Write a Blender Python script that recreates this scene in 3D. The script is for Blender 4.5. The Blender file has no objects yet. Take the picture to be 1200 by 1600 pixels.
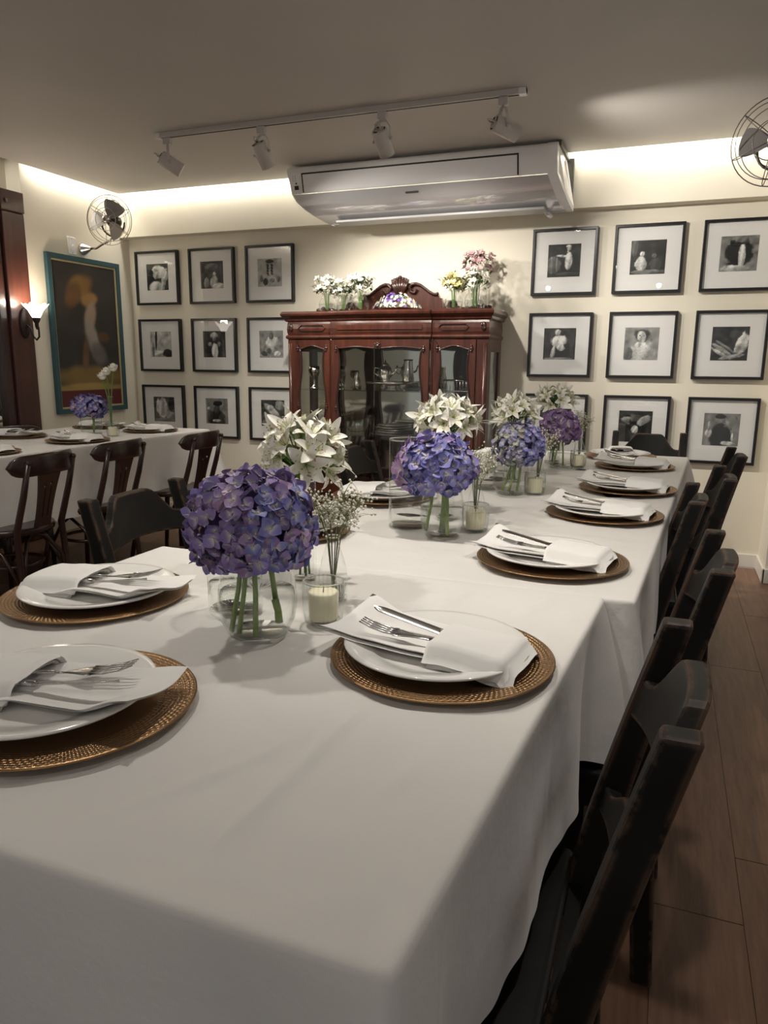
import bpy, math, random
import numpy as np
from mathutils import Vector, Matrix, Euler
random.seed(7)
PI = math.pi
SC = bpy.context.scene
COL = SC.collection

# ------------------------------------------------------------------ camera
CAM_H = 1.21
yaw, pitch, roll, FPX = .3659, .2033, .0085, 1132.84
fwd = Vector((-math.sin(yaw) * math.cos(pitch), math.cos(yaw) * math.cos(pitch), -math.sin(pitch)))
rgt = Vector((math.cos(yaw), math.sin(yaw), 0))
up0 = rgt.cross(fwd)
r2 = rgt * math.cos(roll) + up0 * math.sin(roll)
u2 = -rgt * math.sin(roll) + up0 * math.cos(roll)
cd = bpy.data.cameras.new('camera')
cd.sensor_fit = 'VERTICAL'; cd.sensor_height = 32.0
cd.lens = FPX / 1600 * 32.0
cd.clip_start = .02
cam = bpy.data.objects.new('camera', cd); COL.objects.link(cam)
cam.matrix_world = Matrix(((r2.x, u2.x, -fwd.x, 0), (r2.y, u2.y, -fwd.y, 0), (r2.z, u2.z, -fwd.z, CAM_H), (0, 0, 0, 1)))
SC.camera = cam

# ------------------------------------------------------------------ world, exposure
wd = bpy.data.worlds.new('world'); SC.world = wd; wd.use_nodes = True
bg = wd.node_tree.nodes['Background']
bg.inputs[0].default_value = (1.0, .97, .93, 1); bg.inputs[1].default_value = .31
vs = SC.view_settings
vs.view_transform = 'Standard'; vs.look = 'None'; vs.gamma = 1.0; vs.use_curve_mapping = False
vs.exposure = 0.0

WARM = (1.0, .94, .855)
def area(name, loc, rot, sx, sy, power, colr=WARM, spread=PI):
    l = bpy.data.lights.new(name, 'AREA'); l.shape = 'RECTANGLE'; l.size = sx; l.size_y = sy
    l.energy = power; l.color = colr; l.spread = spread
    o = bpy.data.objects.new(name, l); COL.objects.link(o); o.location = loc; o.rotation_euler = rot
    return o
def spot(name, loc, target, power, ang, blend=.6, colr=WARM, rad=.03):
    l = bpy.data.lights.new(name, 'SPOT'); l.energy = power; l.spot_size = math.radians(ang); l.spot_blend = blend
    l.color = colr; l.shadow_soft_size = rad
    o = bpy.data.objects.new(name, l); COL.objects.link(o); o.location = loc
    o.rotation_euler = (Vector(target) - Vector(loc)).to_track_quat('-Z', 'Y').to_euler()
    return o

W = 4.8          # back wall
XL = -3.97       # left wall
ZC = 2.41        # ceiling
SOF = 4.70       # soffit front
TZ = .772        # table height
# light strips tucked into the ceiling gap along the back and left walls
LED = (1.0, .95, .86)
area('cove_light_back', ((-3.88 + .75) / 2, 4.665, 2.47), (0, 0, 0), 4.6, .05, 17, LED)
area('cove_light_left', (-3.93, 4.25, 2.47), (0, 0, 0), .05, .8, 2.8, LED)
area('cove_light_recess', (-4.06, 2.2, 2.47), (0, 0, 0), .05, 2.9, 8, LED)

# ------------------------------------------------------------------ materials
MATS = {}
def mat(name, colr=(.8, .8, .8), rough=.5, metal=0., spec=.5, coat=0., sheen=0., emit=None, trans=0., sss=0.):
    m = bpy.data.materials.new(name); m.use_nodes = True
    b = m.node_tree.nodes['Principled BSDF']
    b.inputs['Base Color'].default_value = (*colr, 1); b.inputs['Roughness'].default_value = rough
    b.inputs['Metallic'].default_value = metal; b.inputs['Specular IOR Level'].default_value = spec
    b.inputs['Coat Weight'].default_value = coat; b.inputs['Coat Roughness'].default_value = .08
    b.inputs['Sheen Weight'].default_value = sheen
    if emit: b.inputs['Emission Color'].default_value = (*emit[0], 1); b.inputs['Emission Strength'].default_value = emit[1]
    if sss: b.inputs['Subsurface Weight'].default_value = sss; b.inputs['Subsurface Radius'].default_value = (.01, .008, .006)
    MATS[name] = m
    return m
class NT:
    def __init__(s, m): s.t = m.node_tree; s.n = s.t.nodes; s.b = s.n.get('Principled BSDF')
    def add(s, ty, **k):
        n = s.n.new(ty)
        for a, v in k.items():
            if a.startswith('i_'): n.inputs[a[2:].replace('_', ' ')].default_value = v
            else: setattr(n, a, v)
        return n
    def link(s, a, b): s.t.links.new(a, b)
    def coord(s, which='Object', scale=(1, 1, 1)):
        c = s.add('ShaderNodeTexCoord'); mp = s.add('ShaderNodeMapping'); mp.inputs['Scale'].default_value = scale
        s.link(c.outputs[which], mp.inputs[0]); return mp.outputs[0]
    def noise(s, v, scale, detail=3, rough=.5):
        n = s.add('ShaderNodeTexNoise'); n.inputs['Scale'].default_value = scale; n.inputs['Detail'].default_value = detail
        n.inputs['Roughness'].default_value = rough; s.link(v, n.inputs['Vector']); return n.outputs['Fac']
    def ramp(s, f, stops):
        r = s.add('ShaderNodeValToRGB'); e = r.color_ramp.elements
        while len(e) < len(stops): e.new(.5)
        for el, (p, c) in zip(e, stops): el.position = p; el.color = (*c, 1)
        s.link(f, r.inputs[0]); return r.outputs[0]
    def bump(s, h, strength=.3, dist=.002):
        b = s.add('ShaderNodeBump'); b.inputs['Strength'].default_value = strength; b.inputs['Distance'].default_value = dist
        s.link(h, b.inputs['Height']); s.link(b.outputs[0], s.b.inputs['Normal']); return b
    def mul(s, a, b, op='MULTIPLY'):
        n = s.add('ShaderNodeMath', operation=op)
        for i, v in enumerate((a, b)):
            if isinstance(v, (int, float)): n.inputs[i].default_value = v
            else: s.link(v, n.inputs[i])
        return n.outputs[0]
    def mix(s, f, a, b):
        n = s.add('ShaderNodeMix', data_type='RGBA')
        for i, v in ((0, f), (6, a), (7, b)):
            if isinstance(v, (int, float)): n.inputs[i].default_value = v
            elif isinstance(v, tuple): n.inputs[i].default_value = (*v, 1)
            else: s.link(v, n.inputs[i])
        return n.outputs[2]
    def base(s, c): s.link(c, s.b.inputs['Base Color'])

def plaster(name, a, b, rough=.7):
    m = mat(name, a, rough, spec=.3); t = NT(m); v = t.coord()
    t.base(t.ramp(t.noise(v, 1.7, 4), [(.35, a), (.7, b)])); t.bump(t.noise(v, 60, 4), .08, .002); return m
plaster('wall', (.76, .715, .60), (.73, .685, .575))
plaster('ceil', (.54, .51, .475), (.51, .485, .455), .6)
mat('skirting', (.72, .69, .62), .45)
def wood(name, stops, scale=(2, 2, 14), rough=.3, coat=.0, bump=.1, nscale=3.):
    m = mat(name, stops[0][1], rough, coat=coat); t = NT(m); v = t.coord('Object', scale)
    f = t.noise(v, nscale, 6, .65); t.base(t.ramp(f, stops)); t.bump(f, bump, .002); return m
wood('mahogany', [(.3, (.034, .009, .006)), (.55, (.072, .020, .011)), (.75, (.105, .033, .017))], (9, 9, 1.6), .28, .45)
wood('mahogany_dark', [(.3, (.022, .007, .005)), (.7, (.050, .014, .009))], (9, 9, 1.6), .3, .4)
wood('post_wood', [(.3, (.045, .014, .010)), (.7, (.080, .026, .017))], (8, 8, .7), .35, .2)
wood('bistro', [(.3, (.018, .0075, .0055)), (.7, (.034, .013, .009))], (8, 8, 2), .3, .25)
# worn black paint, brown wood showing at the edges
m = mat('black_paint', (.014, .013, .012), .46, spec=.2); t = NT(m); v = t.coord()
bv = t.add('ShaderNodeBevel', samples=4); bv.inputs['Radius'].default_value = .009
ge = t.add('ShaderNodeNewGeometry'); dp = t.add('ShaderNodeVectorMath', operation='DOT_PRODUCT')
t.link(bv.outputs[0], dp.inputs[0]); t.link(ge.outputs['Normal'], dp.inputs[1])
edge = t.mul(1.0, dp.outputs['Value'], 'SUBTRACT')
wear = t.mul(t.mul(edge, 22.0), t.ramp(t.noise(v, 22, 5, .7), [(.43, (0, 0, 0)), (.60, (1, 1, 1))]))
wear.node.use_clamp = True
t.base(t.mix(wear, t.ramp(t.noise(v, 9, 3), [(.4, (.008, .0075, .007)), (.7, (.015, .0135, .012))]), (.115, .066, .042)))
t.bump(t.noise(v, 45, 4), .15, .002)
wood('black_wood', [(.3, (.006, .0055, .005)), (.7, (.012, .011, .010))], (6, 6, 6), .4); MATS['black_wood'].node_tree.nodes['Principled BSDF'].inputs['Specular IOR Level'].default_value = .25
# floor plank: brown laminate, each board a little different
m = mat('plank', (.12, .07, .045), .42); t = NT(m); oi = t.add('ShaderNodeObjectInfo')
v = t.coord('Object', (14, 1.1, 1)); ad = t.add('ShaderNodeVectorMath', operation='ADD'); cx = t.add('ShaderNodeCombineXYZ')
t.link(t.mul(oi.outputs['Random'], 40.), cx.inputs[2]); t.link(v, ad.inputs[0]); t.link(cx.outputs[0], ad.inputs[1])
g = t.noise(ad.outputs[0], 4.5, 8, .68)
c1 = t.ramp(g, [(.25, (.125, .062, .037)), (.5, (.20, .105, .064)), (.75, (.27, .150, .095))])
t.base(t.mix(t.mul(oi.outputs['Random'], .35), c1, (.150, .078, .048))); t.bump(g, .08, .001)
mat('gap', (.02, .013, .01), .8)
# table linen
m = mat('linen', (.76, .735, .70), .62, spec=.25, sheen=.15); t = NT(m); v = t.coord()
t.base(t.ramp(t.noise(v, 5, 3), [(.3, (.745, .72, .685)), (.7, (.77, .745, .71))]))
h = t.mul(t.noise(v, 14, 5, .55), .8); h2 = t.mul(t.noise(v, 900, 2), .03); t.bump(t.mul(h, h2, 'ADD'), .40, .008)
m = mat('napkin', (.86, .84, .81), .75, spec=.2, sheen=.2); t = NT(m); v = t.coord()
t.bump(t.mul(t.noise(v, 38, 3), t.mul(t.noise(v, 1500, 2), .05), 'ADD'), .12, .004)
mat('porcelain', (.84, .825, .79), .12, spec=.55, coat=.3)
# hammered copper charger
m = mat('copper', (.30, .18, .09), .36, 1.0); t = NT(m)
c = t.add('ShaderNodeTexCoord'); sp = t.add('ShaderNodeSeparateXYZ'); t.link(c.outputs['Object'], sp.inputs[0])
xx, yy = sp.outputs[0], sp.outputs[1]
rr = t.mul(t.mul(t.mul(xx, xx), t.mul(yy, yy), 'ADD'), .5, 'POWER'); th = t.mul(yy, xx, 'ARCTAN2')
ring = t.mul(rr, 175.0); ringi = t.add('ShaderNodeMath', operation='FLOOR'); t.link(ring, ringi.inputs[0])
ang = t.mul(t.mul(th, 19.0986), t.mul(ringi.outputs[0], .5), 'ADD')
s1 = t.add('ShaderNodeMath', operation='SINE'); t.link(t.mul(ang, 2 * PI), s1.inputs[0])
s2 = t.add('ShaderNodeMath', operation='SINE'); t.link(t.mul(ring, 2 * PI), s2.inputs[0])
msk = t.ramp(rr, [(.118, (0, 0, 0)), (.124, (1, 1, 1)), (.160, (1, 1, 1)), (.163, (0, 0, 0))])
dim = t.mul(t.mul(s1.outputs[0], s2.outputs[0], 'ADD'), msk); t.bump(dim, .55, .0009)
t.base(t.mix(t.noise(t.coord(), 12, 3), (.27, .16, .078), (.36, .22, .11)))
mat('steel', (.50, .49, .48), .2, 1.0); mat('silver', (.72, .70, .64), .16, 1.0); mat('chrome', (.62, .60, .56), .22, 1.0)
mat('wire', (.42, .39, .33), .35, 1.0); mat('wire_dark', (.13, .11, .09), .4, .8); mat('fan_blade', (.26, .245, .235), .35, .55)
mat('motor', (.06, .052, .045), .4, .5); mat('iron', (.030, .020, .016), .42, .4)
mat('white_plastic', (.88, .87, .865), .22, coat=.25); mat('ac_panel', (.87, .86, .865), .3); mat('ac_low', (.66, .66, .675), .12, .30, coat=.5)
mat('ac_grey', (.42, .41, .405), .35); mat('slot', (.02, .018, .016), .6); mat('sticker', (.82, .80, .74), .5); mat('sticker_yellow', (.78, .60, .10), .5)
mat('badge', (.12, .115, .11), .35, .6); mat('bracket', (.10, .10, .085), .5, .6)
mat('lamp_white', (.60, .565, .535), .4); mat('lens', (1, 1, 1), .3, emit=((1, .9, .75), 6.))
mat('led', (1, 1, 1), .5, emit=(LED, 8.))
mat('frame_black', (.010, .010, .011), .3); mat('mat_board', (.80, .775, .765), .8)
mat('teal', (.030, .080, .092), .4); mat('gilt', (.50, .40, .23), .4, .3)
mat('wax', (.86, .80, .58), .5, sss=.3)
mat('stem', (.10, .19, .035), .5); mat('stem_pale', (.22, .30, .09), .5); mat('twig', (.16, .17, .07), .6)
mat('breath', (.74, .70, .58), .8); mat('white_bloom', (.82, .80, .70), .6); mat('yellow_bloom', (.80, .72, .36), .6)
mat('pink_bloom', (.55, .36, .36), .6); mat('violet_bloom', (.17, .08, .38), .6); mat('eye', (.72, .68, .50), .6); mat('anther', (.22, .09, .06), .6)
m = mat('leaf', (.045, .11, .022), .42); t = NT(m); t.base(t.ramp(t.noise(t.coord(), 30, 3), [(.35, (.030, .085, .015)), (.7, (.085, .17, .035))]))
# lily petal: white, greenish throat, dark flecks
m = mat('lily', (.82, .80, .72), .5); t = NT(m); at = t.add('ShaderNodeAttribute', attribute_name='rad')
v = t.coord('Object', (260, 70, 70)); fl = t.ramp(t.noise(v, 1.0, 2), [(.60, (0, 0, 0)), (.66, (1, 1, 1))])
zone = t.ramp(at.outputs['Fac'], [(.15, (0, 0, 0)), (.3, (1, 1, 1)), (.5, (1, 1, 1)), (.62, (0, 0, 0))])
t.base(t.mix(t.mul(t.mul(fl, zone), .75), t.ramp(at.outputs['Fac'], [(.0, (.62, .64, .34)), (.4, (.82, .79, .66)), (.8, (.86, .84, .77))]), (.30, .14, .10)))
# hydrangea petals: pale heart, several dye lots
def hyd(name, cols):
    m = mat(name, cols[0], .55); t = NT(m); oi = t.add('ShaderNodeObjectInfo'); at = t.add('ShaderNodeAttribute', attribute_name='rad')
    n = len(cols); c = t.ramp(oi.outputs['Random'], [((i + .5) / n, k) for i, k in enumerate(cols)])
    t.base(t.mix(t.ramp(at.outputs['Fac'], [(.08, (1, 1, 1)), (.45, (.15, .15, .15)), (.75, (0, 0, 0))]), c, (.60, .56, .56))); return m
hyd('hyd_purple', [(.20, .145, .38), (.25, .17, .41), (.28, .18, .38), (.21, .17, .43), (.33, .20, .40), (.24, .19, .46)])
hyd('hyd_blue', [(.15, .145, .44), (.18, .17, .48), (.20, .20, .50), (.16, .18, .47), (.21, .17, .45)])
hyd('hyd_pale', [(.21, .22, .42), (.26, .26, .44), (.19, .20, .38), (.42, .43, .27), (.28, .25, .42), (.38, .40, .30)])
hyd('hyd_plum', [(.20, .10, .27), (.24, .13, .31), (.18, .10, .28), (.28, .15, .33)])
hyd('hyd_pink', [(.33, .20, .39), (.38, .23, .41), (.29, .18, .40)])
# thin clear glass: see-through with Fresnel reflection and greenish edges
def glass(name, tint=(.975, .985, .975), edge=(.62, .70, .66), ior=1.45, rough=.0, power=3.2):
    m = bpy.data.materials.new(name); m.use_nodes = True; t = NT(m); n = t.n
    n.remove(t.b); out = n['Material Output']
    lw = t.add('ShaderNodeLayerWeight'); lw.inputs[0].default_value = .5
    f = t.mul(lw.outputs['Facing'], power, 'POWER'); tc = t.mix(f, tint, edge)
    tr = t.add('ShaderNodeBsdfTransparent'); t.link(tc, tr.inputs[0])
    gl = t.add('ShaderNodeBsdfGlossy'); gl.inputs['Roughness'].default_value = rough; gl.inputs[0].default_value = (1, 1, 1, 1)
    f0 = ((ior - 1) / (ior + 1)) ** 2
    fr = t.mul(t.mul(t.mul(lw.outputs['Facing'], 5.0, 'POWER'), 1 - f0), f0, 'ADD')
    mx = t.add('ShaderNodeMixShader'); t.link(fr, mx.inputs[0]); t.link(tr.outputs[0], mx.inputs[1]); t.link(gl.outputs[0], mx.inputs[2])
    t.link(mx.outputs[0], out.inputs[0]); MATS[name] = m
    return m
glass('glass', (.985, .992, .987), (.72, .80, .76), 1.5, 0, 5.0); glass('pane', (.98, .985, .98), (.9, .92, .9), 1.5); glass('water', (.985, .99, .985), (.82, .88, .84), 1.4, 0, 4.0)
m = mat('thick_glass', (.93, .98, .95), .01); m.node_tree.nodes['Principled BSDF'].inputs['Transmission Weight'].default_value = 1.0; m.node_tree.nodes['Principled BSDF'].inputs['IOR'].default_value = 1.5
glass('door_glass', (.93, .94, .92), (.8, .82, .8), 1.6)
m = mat('mirror', (.72, .73, .70), .02, 1.0); mat('old_mirror', (.70, .72, .66), .05, 1.0)
mat('shade_glass', (.95, .93, .9), .3, emit=((1, .93, .84), 3.2))
def print_mat(name, rough=.45):
    m = mat(name, (.5, .5, .5), rough); t = NT(m); at = t.add('ShaderNodeAttribute', attribute_name='ink'); t.base(at.outputs['Color']); return m
print_mat('photo_print'); print_mat('poster_print', .4)

# ------------------------------------------------------------------ mesh tools
class MB:
    def __init__(s): s.v = []; s.f = []; s.sm = []; s.mi = []; s.att = None
    def _a(s, vs, fs, smooth=True, mi=0):
        o = len(s.v); s.v += [tuple(p) for p in vs]
        for f in fs: s.f.append(tuple(i + o for i in f)); s.sm.append(smooth); s.mi.append(mi)
        return o
    def box(s, x0, x1, y0, y1, z0, z1, M=None, mi=0):
        vs = [Vector((x, y, z)) for z in (z0, z1) for y in (y0, y1) for x in (x0, x1)]
        if M is not None: vs = [M @ p for p in vs]
        s._a(vs, [(0, 2, 3, 1), (4, 5, 7, 6), (0, 1, 5, 4), (2, 6, 7, 3), (0, 4, 6, 2), (1, 3, 7, 5)], False, mi); return s
    def bar(s, a, b, w, d, side=(1, 0, 0), mi=0):
        a, b = Vector(a), Vector(b); z = (b - a); L = z.length; z.normalize()
        x = Vector(side); x = (x - z * x.dot(z)).normalized(); y = z.cross(x)
        M = Matrix(((x.x, y.x, z.x, a.x), (x.y, y.y, z.y, a.y), (x.z, y.z, z.z, a.z), (0, 0, 0, 1)))
        return s.box(-w / 2, w / 2, -d / 2, d / 2, 0, L, M, mi)
    def tube(s, path, r, n=8, closed=False, caps=True, mi=0, sx=None):
        P = [Vector(p) for p in path]; m = len(P); R = r if isinstance(r, (list, tuple)) else [r] * m
        T = [(P[(i + 1) % m] - P[i - 1]) if closed else (P[min(i + 1, m - 1)] - P[max(i - 1, 0)]) for i in range(m)]
        T = [q.normalized() if q.length > 1e-9 else Vector((0, 0, 1)) for q in T]
        u = T[0].orthogonal().normalized() if sx is None else Vector(sx)
        vs = []
        for i in range(m):
            u = (u - T[i] * u.dot(T[i]));
            u = u.normalized() if u.length > 1e-6 else T[i].orthogonal().normalized()
            w = T[i].cross(u)
            for k in range(n): a = 2 * PI * k / n; vs.append(P[i] + (u * math.cos(a) + w * math.sin(a)) * R[i])
        fs = []
        for i in range(m if closed else m - 1):
            j = (i + 1) % m
            for k in range(n): k2 = (k + 1) % n; fs.append((i * n + k, i * n + k2, j * n + k2, j * n + k))
        if caps and not closed: fs.append(tuple(range(n))[::-1]); fs.append(tuple((m - 1) * n + k for k in range(n)))
        s._a(vs, fs, True, mi); return s
    def lathe(s, prof, n=32, M=None, mi=0, close=False, rib=0, ramp=0.):
        vs = []
        for (r, z) in prof:
            for k in range(n):
                a = 2 * PI * k / n; q = r * (1 + (ramp * (math.cos(a * rib)) if rib else 0))
                p = Vector((q * math.cos(a), q * math.sin(a), z)); vs.append(M @ p if M is not None else p)
        fs = []; m = len(prof)
        for i in range(m - 1 if not close else m):
            j = (i + 1) % m
            for k in range(n): k2 = (k + 1) % n; fs.append((i * n + k, i * n + k2, j * n + k2, j * n + k))
        s._a(vs, fs, True, mi); return s
    def disc(s, r, z, n=32, M=None, mi=0, flip=False):
        vs = [Vector((r * math.cos(2 * PI * k / n), r * math.sin(2 * PI * k / n), z)) for k in range(n)]
        if M is not None: vs = [M @ p for p in vs]
        f = tuple(range(n)); s._a(vs, [f[::-1] if flip else f], False, mi); return s
    def grid(s, fn, nu, nv, smooth=True, mi=0, cu=False):
        vs = [fn(i / (nu if cu else nu - 1), j / (nv - 1)) for j in range(nv) for i in range(nu)]
        fs = []
        for j in range(nv - 1):
            for i in range(nu if cu else nu - 1):
                i2 = (i + 1) % nu; fs.append((j * nu + i, j * nu + i2, (j + 1) * nu + i2, (j + 1) * nu + i))
        s._a(vs, fs, smooth, mi); return s
    def prism(s, poly, fn, t0, t1, mi=0, smooth=False):
        n = len(poly); vs = [fn(a, b, t0) for a, b in poly] + [fn(a, b, t1) for a, b in poly]
        s._a(vs, [tuple(range(n))[::-1], tuple(range(n, 2 * n))], False, mi)
        o = len(s.v) - 2 * n
        for k in range(n):
            k2 = (k + 1) % n; s.f.append((o + k, o + k2, o + n + k2, o + n + k)); s.sm.append(smooth); s.mi.append(mi)
        return s
    def ring(s, outer, inner, fn, t0, t1, mi=0):
        n = len(outer); vs = [fn(a, b, t) for t in (t0, t1) for pts in (outer, inner) for a, b in pts]
        fs = []
        for k in range(n):
            k2 = (k + 1) % n
            fs += [(k, k2, n + k2, n + k), (2 * n + k2, 2 * n + k, 3 * n + k, 3 * n + k2),
                   (n + k, n + k2, 3 * n + k2, 3 * n + k), (k2, k, 2 * n + k, 2 * n + k2)]
        s._a(vs, fs, False, mi); return s
    def ball(s, c, r, n=8, m=6, mi=0):
        c = Vector(c); r = Vector(r) if not isinstance(r, (int, float)) else Vector((r, r, r))
        def fn(u, v):
            a = 2 * PI * u; b = PI * (v * .996 + .002)
            return c + Vector((r.x * math.sin(b) * math.cos(a), r.y * math.sin(b) * math.sin(a), r.z * math.cos(b)))
        return s.grid(fn, n, m, True, mi, True)
    def octa(s, c, r, mi=0):
        c = Vector(c); d = [Vector(q) * r for q in ((1, 0, 0), (0, 1, 0), (-1, 0, 0), (0, -1, 0), (0, 0, 1), (0, 0, -1))]
        s._a([c + q for q in d], [(0, 1, 4), (1, 2, 4), (2, 3, 4), (3, 0, 4), (1, 0, 5), (2, 1, 5), (3, 2, 5), (0, 3, 5)], True, mi); return s
    def mesh(s, name, mats):
        me = bpy.data.meshes.new(name); me.from_pydata(s.v, [], s.f)
        for m in (mats if isinstance(mats, (list, tuple)) else [mats]): me.materials.append(MATS[m])
        me.polygons.foreach_set('use_smooth', s.sm); me.polygons.foreach_set('material_index', s.mi)
        if s.att is not None:
            a = me.attributes.new('rad', 'FLOAT', 'POINT'); a.data.foreach_set('value', s.att)
        me.update(); return me
    def build(s, name, mats, parent=None, bevel=0, seg=2, auto=0, loc=None):
        o = bpy.data.objects.new(name, s.mesh(name, mats)); COL.objects.link(o)
        if parent: o.parent = parent
        if loc is not None: o.location = loc
        if bevel:
            b = o.modifiers.new('bevel', 'BEVEL'); b.width = bevel; b.segments = seg; b.limit_method = 'ANGLE'; b.angle_limit = math.radians(40)
        return o
def tag(o, label=None, cat=None, group=None, kind=None):
    if label: o['label'] = label
    if cat: o['category'] = cat
    if group: o['group'] = group
    if kind: o['kind'] = kind
    return o
def thing(name, label, cat, loc=(0, 0, 0), rz=0, group=None):
    o = bpy.data.objects.new(name, None); COL.objects.link(o); o.location = loc; o.rotation_euler = (0, 0, rz); o.empty_display_size = .05
    return tag(o, label, cat, group)
KIDS = {}
def copy_tree(o, parent=None):
    c = o.copy(); COL.objects.link(c)
    if parent: c.parent = parent
    for ch in o.children: copy_tree(ch, c)
    return c
def frame_to(axis, at=(0, 0, 0), up=(0, 0, 1)):
    z = Vector(axis).normalized(); x = Vector(up).cross(z)
    x = x.normalized() if x.length > 1e-5 else Vector((1, 0, 0)); y = z.cross(x); a = Vector(at)
    return Matrix(((x.x, y.x, z.x, a.x), (x.y, y.y, z.y, a.y), (x.z, y.z, z.z, a.z), (0, 0, 0, 1)))
def inst(me, name, parent, M):
    o = bpy.data.objects.new(name, me); COL.objects.link(o); o.parent = parent; o.matrix_local = M; return o
def struct(o): o['kind'] = 'structure'; return o
def sm(x): x = max(0., min(1., x)); return x * x * (3 - 2 * x)

# ------------------------------------------------------------------ the room
YN = -2.2; XR = 3.0
struct(MB().box(XL, XR, W, W + .12, 0, 2.62).build('wall_back', 'wall'))
struct(MB().box(XL - .20, XL, 3.80, W + .12, 0, 2.62).box(XL - .20, XL - .12, YN, 3.80, 0, 2.62).build('wall_left', 'wall'))
struct(MB().box(.60, XR, 4.47, W, 0, 2.62).build('wall_right', 'wall'))
struct(MB().box(XL, .60, SOF, W, 2.12, 2.62).build('trim_1', 'wall'))
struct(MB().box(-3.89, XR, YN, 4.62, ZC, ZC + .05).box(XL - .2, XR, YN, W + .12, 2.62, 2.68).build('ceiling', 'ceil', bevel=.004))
struct(MB().box(XL, .60, W - .014, W, 0, .085).build('baseboard_back', 'skirting', bevel=.004))
struct(MB().box(.586, .60, 4.456, W - .014, 0, .085).box(.586, XR, 4.456, 4.47, 0, .085).build('baseboard_right', 'skirting', bevel=.004))
struct(MB().box(XL, XL + .014, 3.80, W - .014, 0, .085).build('baseboard_left', 'skirting', bevel=.004))
fl = struct(MB().box(XL - .2, XR, YN, W, -.06, -.006).build('floor', 'gap'))
PWID, PLEN = .192, 1.28
pm = MB().box(0, PWID - .0012, 0, PLEN - .003, -.006, 0).mesh('plank', 'plank')
i = 0; x = -3.97
while x < 2.9:
    y = YN - random.random() * PLEN
    while y < W:
        y1 = min(y + PLEN, W - .02)
        if y1 > .4 and y1 - y > .1 and (x < -.95 or x > -.35 or y1 > 3.5):
            o = bpy.data.objects.new('plank', pm); COL.objects.link(o); o.parent = fl; o.location = (x, y, 0)
            o.scale = (1, (y1 - y) / PLEN, 1)
        y += PLEN
    x += PWID
tag(MB().box(-3.86, .58, 4.625, 4.64, ZC + .05, ZC + .062).build('led_strip', 'led'), 'warm light strip hidden above the ceiling edge at the back wall', 'light strip')
tag(MB().box(-3.91, -3.895, 3.85, 4.62, ZC + .05, ZC + .062).build('led_strip', 'led'), 'warm light strip hidden above the ceiling edge at the left wall', 'light strip')

# mirror with its wooden post on the left wall
mr = thing('wall_mirror', 'wall mirror in a dark reddish wood frame behind the lit sconce', 'mirror', (XL, 3.70, 0))
p = MB(); p.box(-.10, .035, -.10, .075, 0, 2.12); p.build('frame_post', 'post_wood', mr, bevel=.006)
p = MB(); p.box(-.10, .050, -.115, .068, 2.12, 2.245); p.build('cap_block', 'post_wood', mr, bevel=.005)
MB().ball((.052, -.075, 2.175), (.006, .014, .014)).build('rosette', 'post_wood', mr)
MB().box(-.10, .045, -1.5, -.115, 2.12, 2.245).build('top_rail', 'post_wood', mr, bevel=.005)
MB().box(-.10, .015, -.165, -.10, .70, 2.12).build('inner_moulding', 'mahogany_dark', mr, bevel=.006)
MB().box(-.10, -.02, -1.5, -.165, .76, 2.12).build('mirror_glass', 'mirror', mr)
MB().box(-.10, .02, -1.5, -.165, .70, .76).build('bottom_rail', 'mahogany_dark', mr, bevel=.006)

# ------------------------------------------------------------------ framed photographs
def canvas(n=44, bgv=.2, ops=(), nz=.08, seed=0):
    rs = np.random.RandomState(seed); yy, xx = np.mgrid[0:n, 0:n] / (n - 1.)
    a = np.full((n, n), bgv)
    low = rs.rand(9, 9); gx = xx * 7.99; gy = yy * 7.99; x0 = gx.astype(int); y0 = gy.astype(int); fx = gx - x0; fy = gy - y0
    a += nz * ((low[y0, x0] * (1 - fx) + low[y0, x0 + 1] * fx) * (1 - fy) + (low[y0 + 1, x0] * (1 - fx) + low[y0 + 1, x0 + 1] * fx) * fy - .5) * 2
    for (cx, cy, rx, ry, rot, val) in ops:
        c, s_ = math.cos(rot), math.sin(rot); u = ((xx - cx) * c + (yy - cy) * s_) / rx; w = (-(xx - cx) * s_ + (yy - cy) * c) / ry
        d = np.sqrt(u * u + w * w) + .25 * (low[y0, x0] - .5); k = np.clip((1.06 - d) / .2, 0, 1)
        fold = .10 * np.sin(u * 5 + rs.rand() * 6 + w * 3 * rs.rand()) + .14 * w * -1 - .10 * u
        a = a * (1 - k) + val * (1 + fold * 1.6 + .3 * (rs.rand(n, n) - .5)) * k
    for _ in range(26):
        cx, cy, rx, ry, rot, dv = rs.rand(), rs.rand(), .02 + .06 * rs.rand(), .02 + .10 * rs.rand(), rs.rand() * 3, (rs.rand() - .55) * .42
        c, s_ = math.cos(rot), math.sin(rot); u = ((xx - cx) * c + (yy - cy) * s_) / rx; w = (-(xx - cx) * s_ + (yy - cy) * c) / ry
        a = a * (1 + dv * np.exp(-(u * u + w * w)) * 1.7)
    return np.clip(a, .01, .95)
def print_mesh(name, w, h, rgb, matname):      # rgb[y,x,3], row 0 at the top; lies in the x-z plane
    n, k = rgb.shape[:2]; mb = MB()
    mb.grid(lambda u, v: Vector(((u - .5) * w, 0, (v - .5) * h)), k, n, False)
    me = mb.mesh(name, matname); at = me.attributes.new('ink', 'FLOAT_COLOR', 'POINT')
    at.data.foreach_set('color', np.concatenate([rgb[::-1], np.ones((n, k, 1))], 2).astype(np.float32).ravel()); return me
FW, FH = .391, .395
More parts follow.
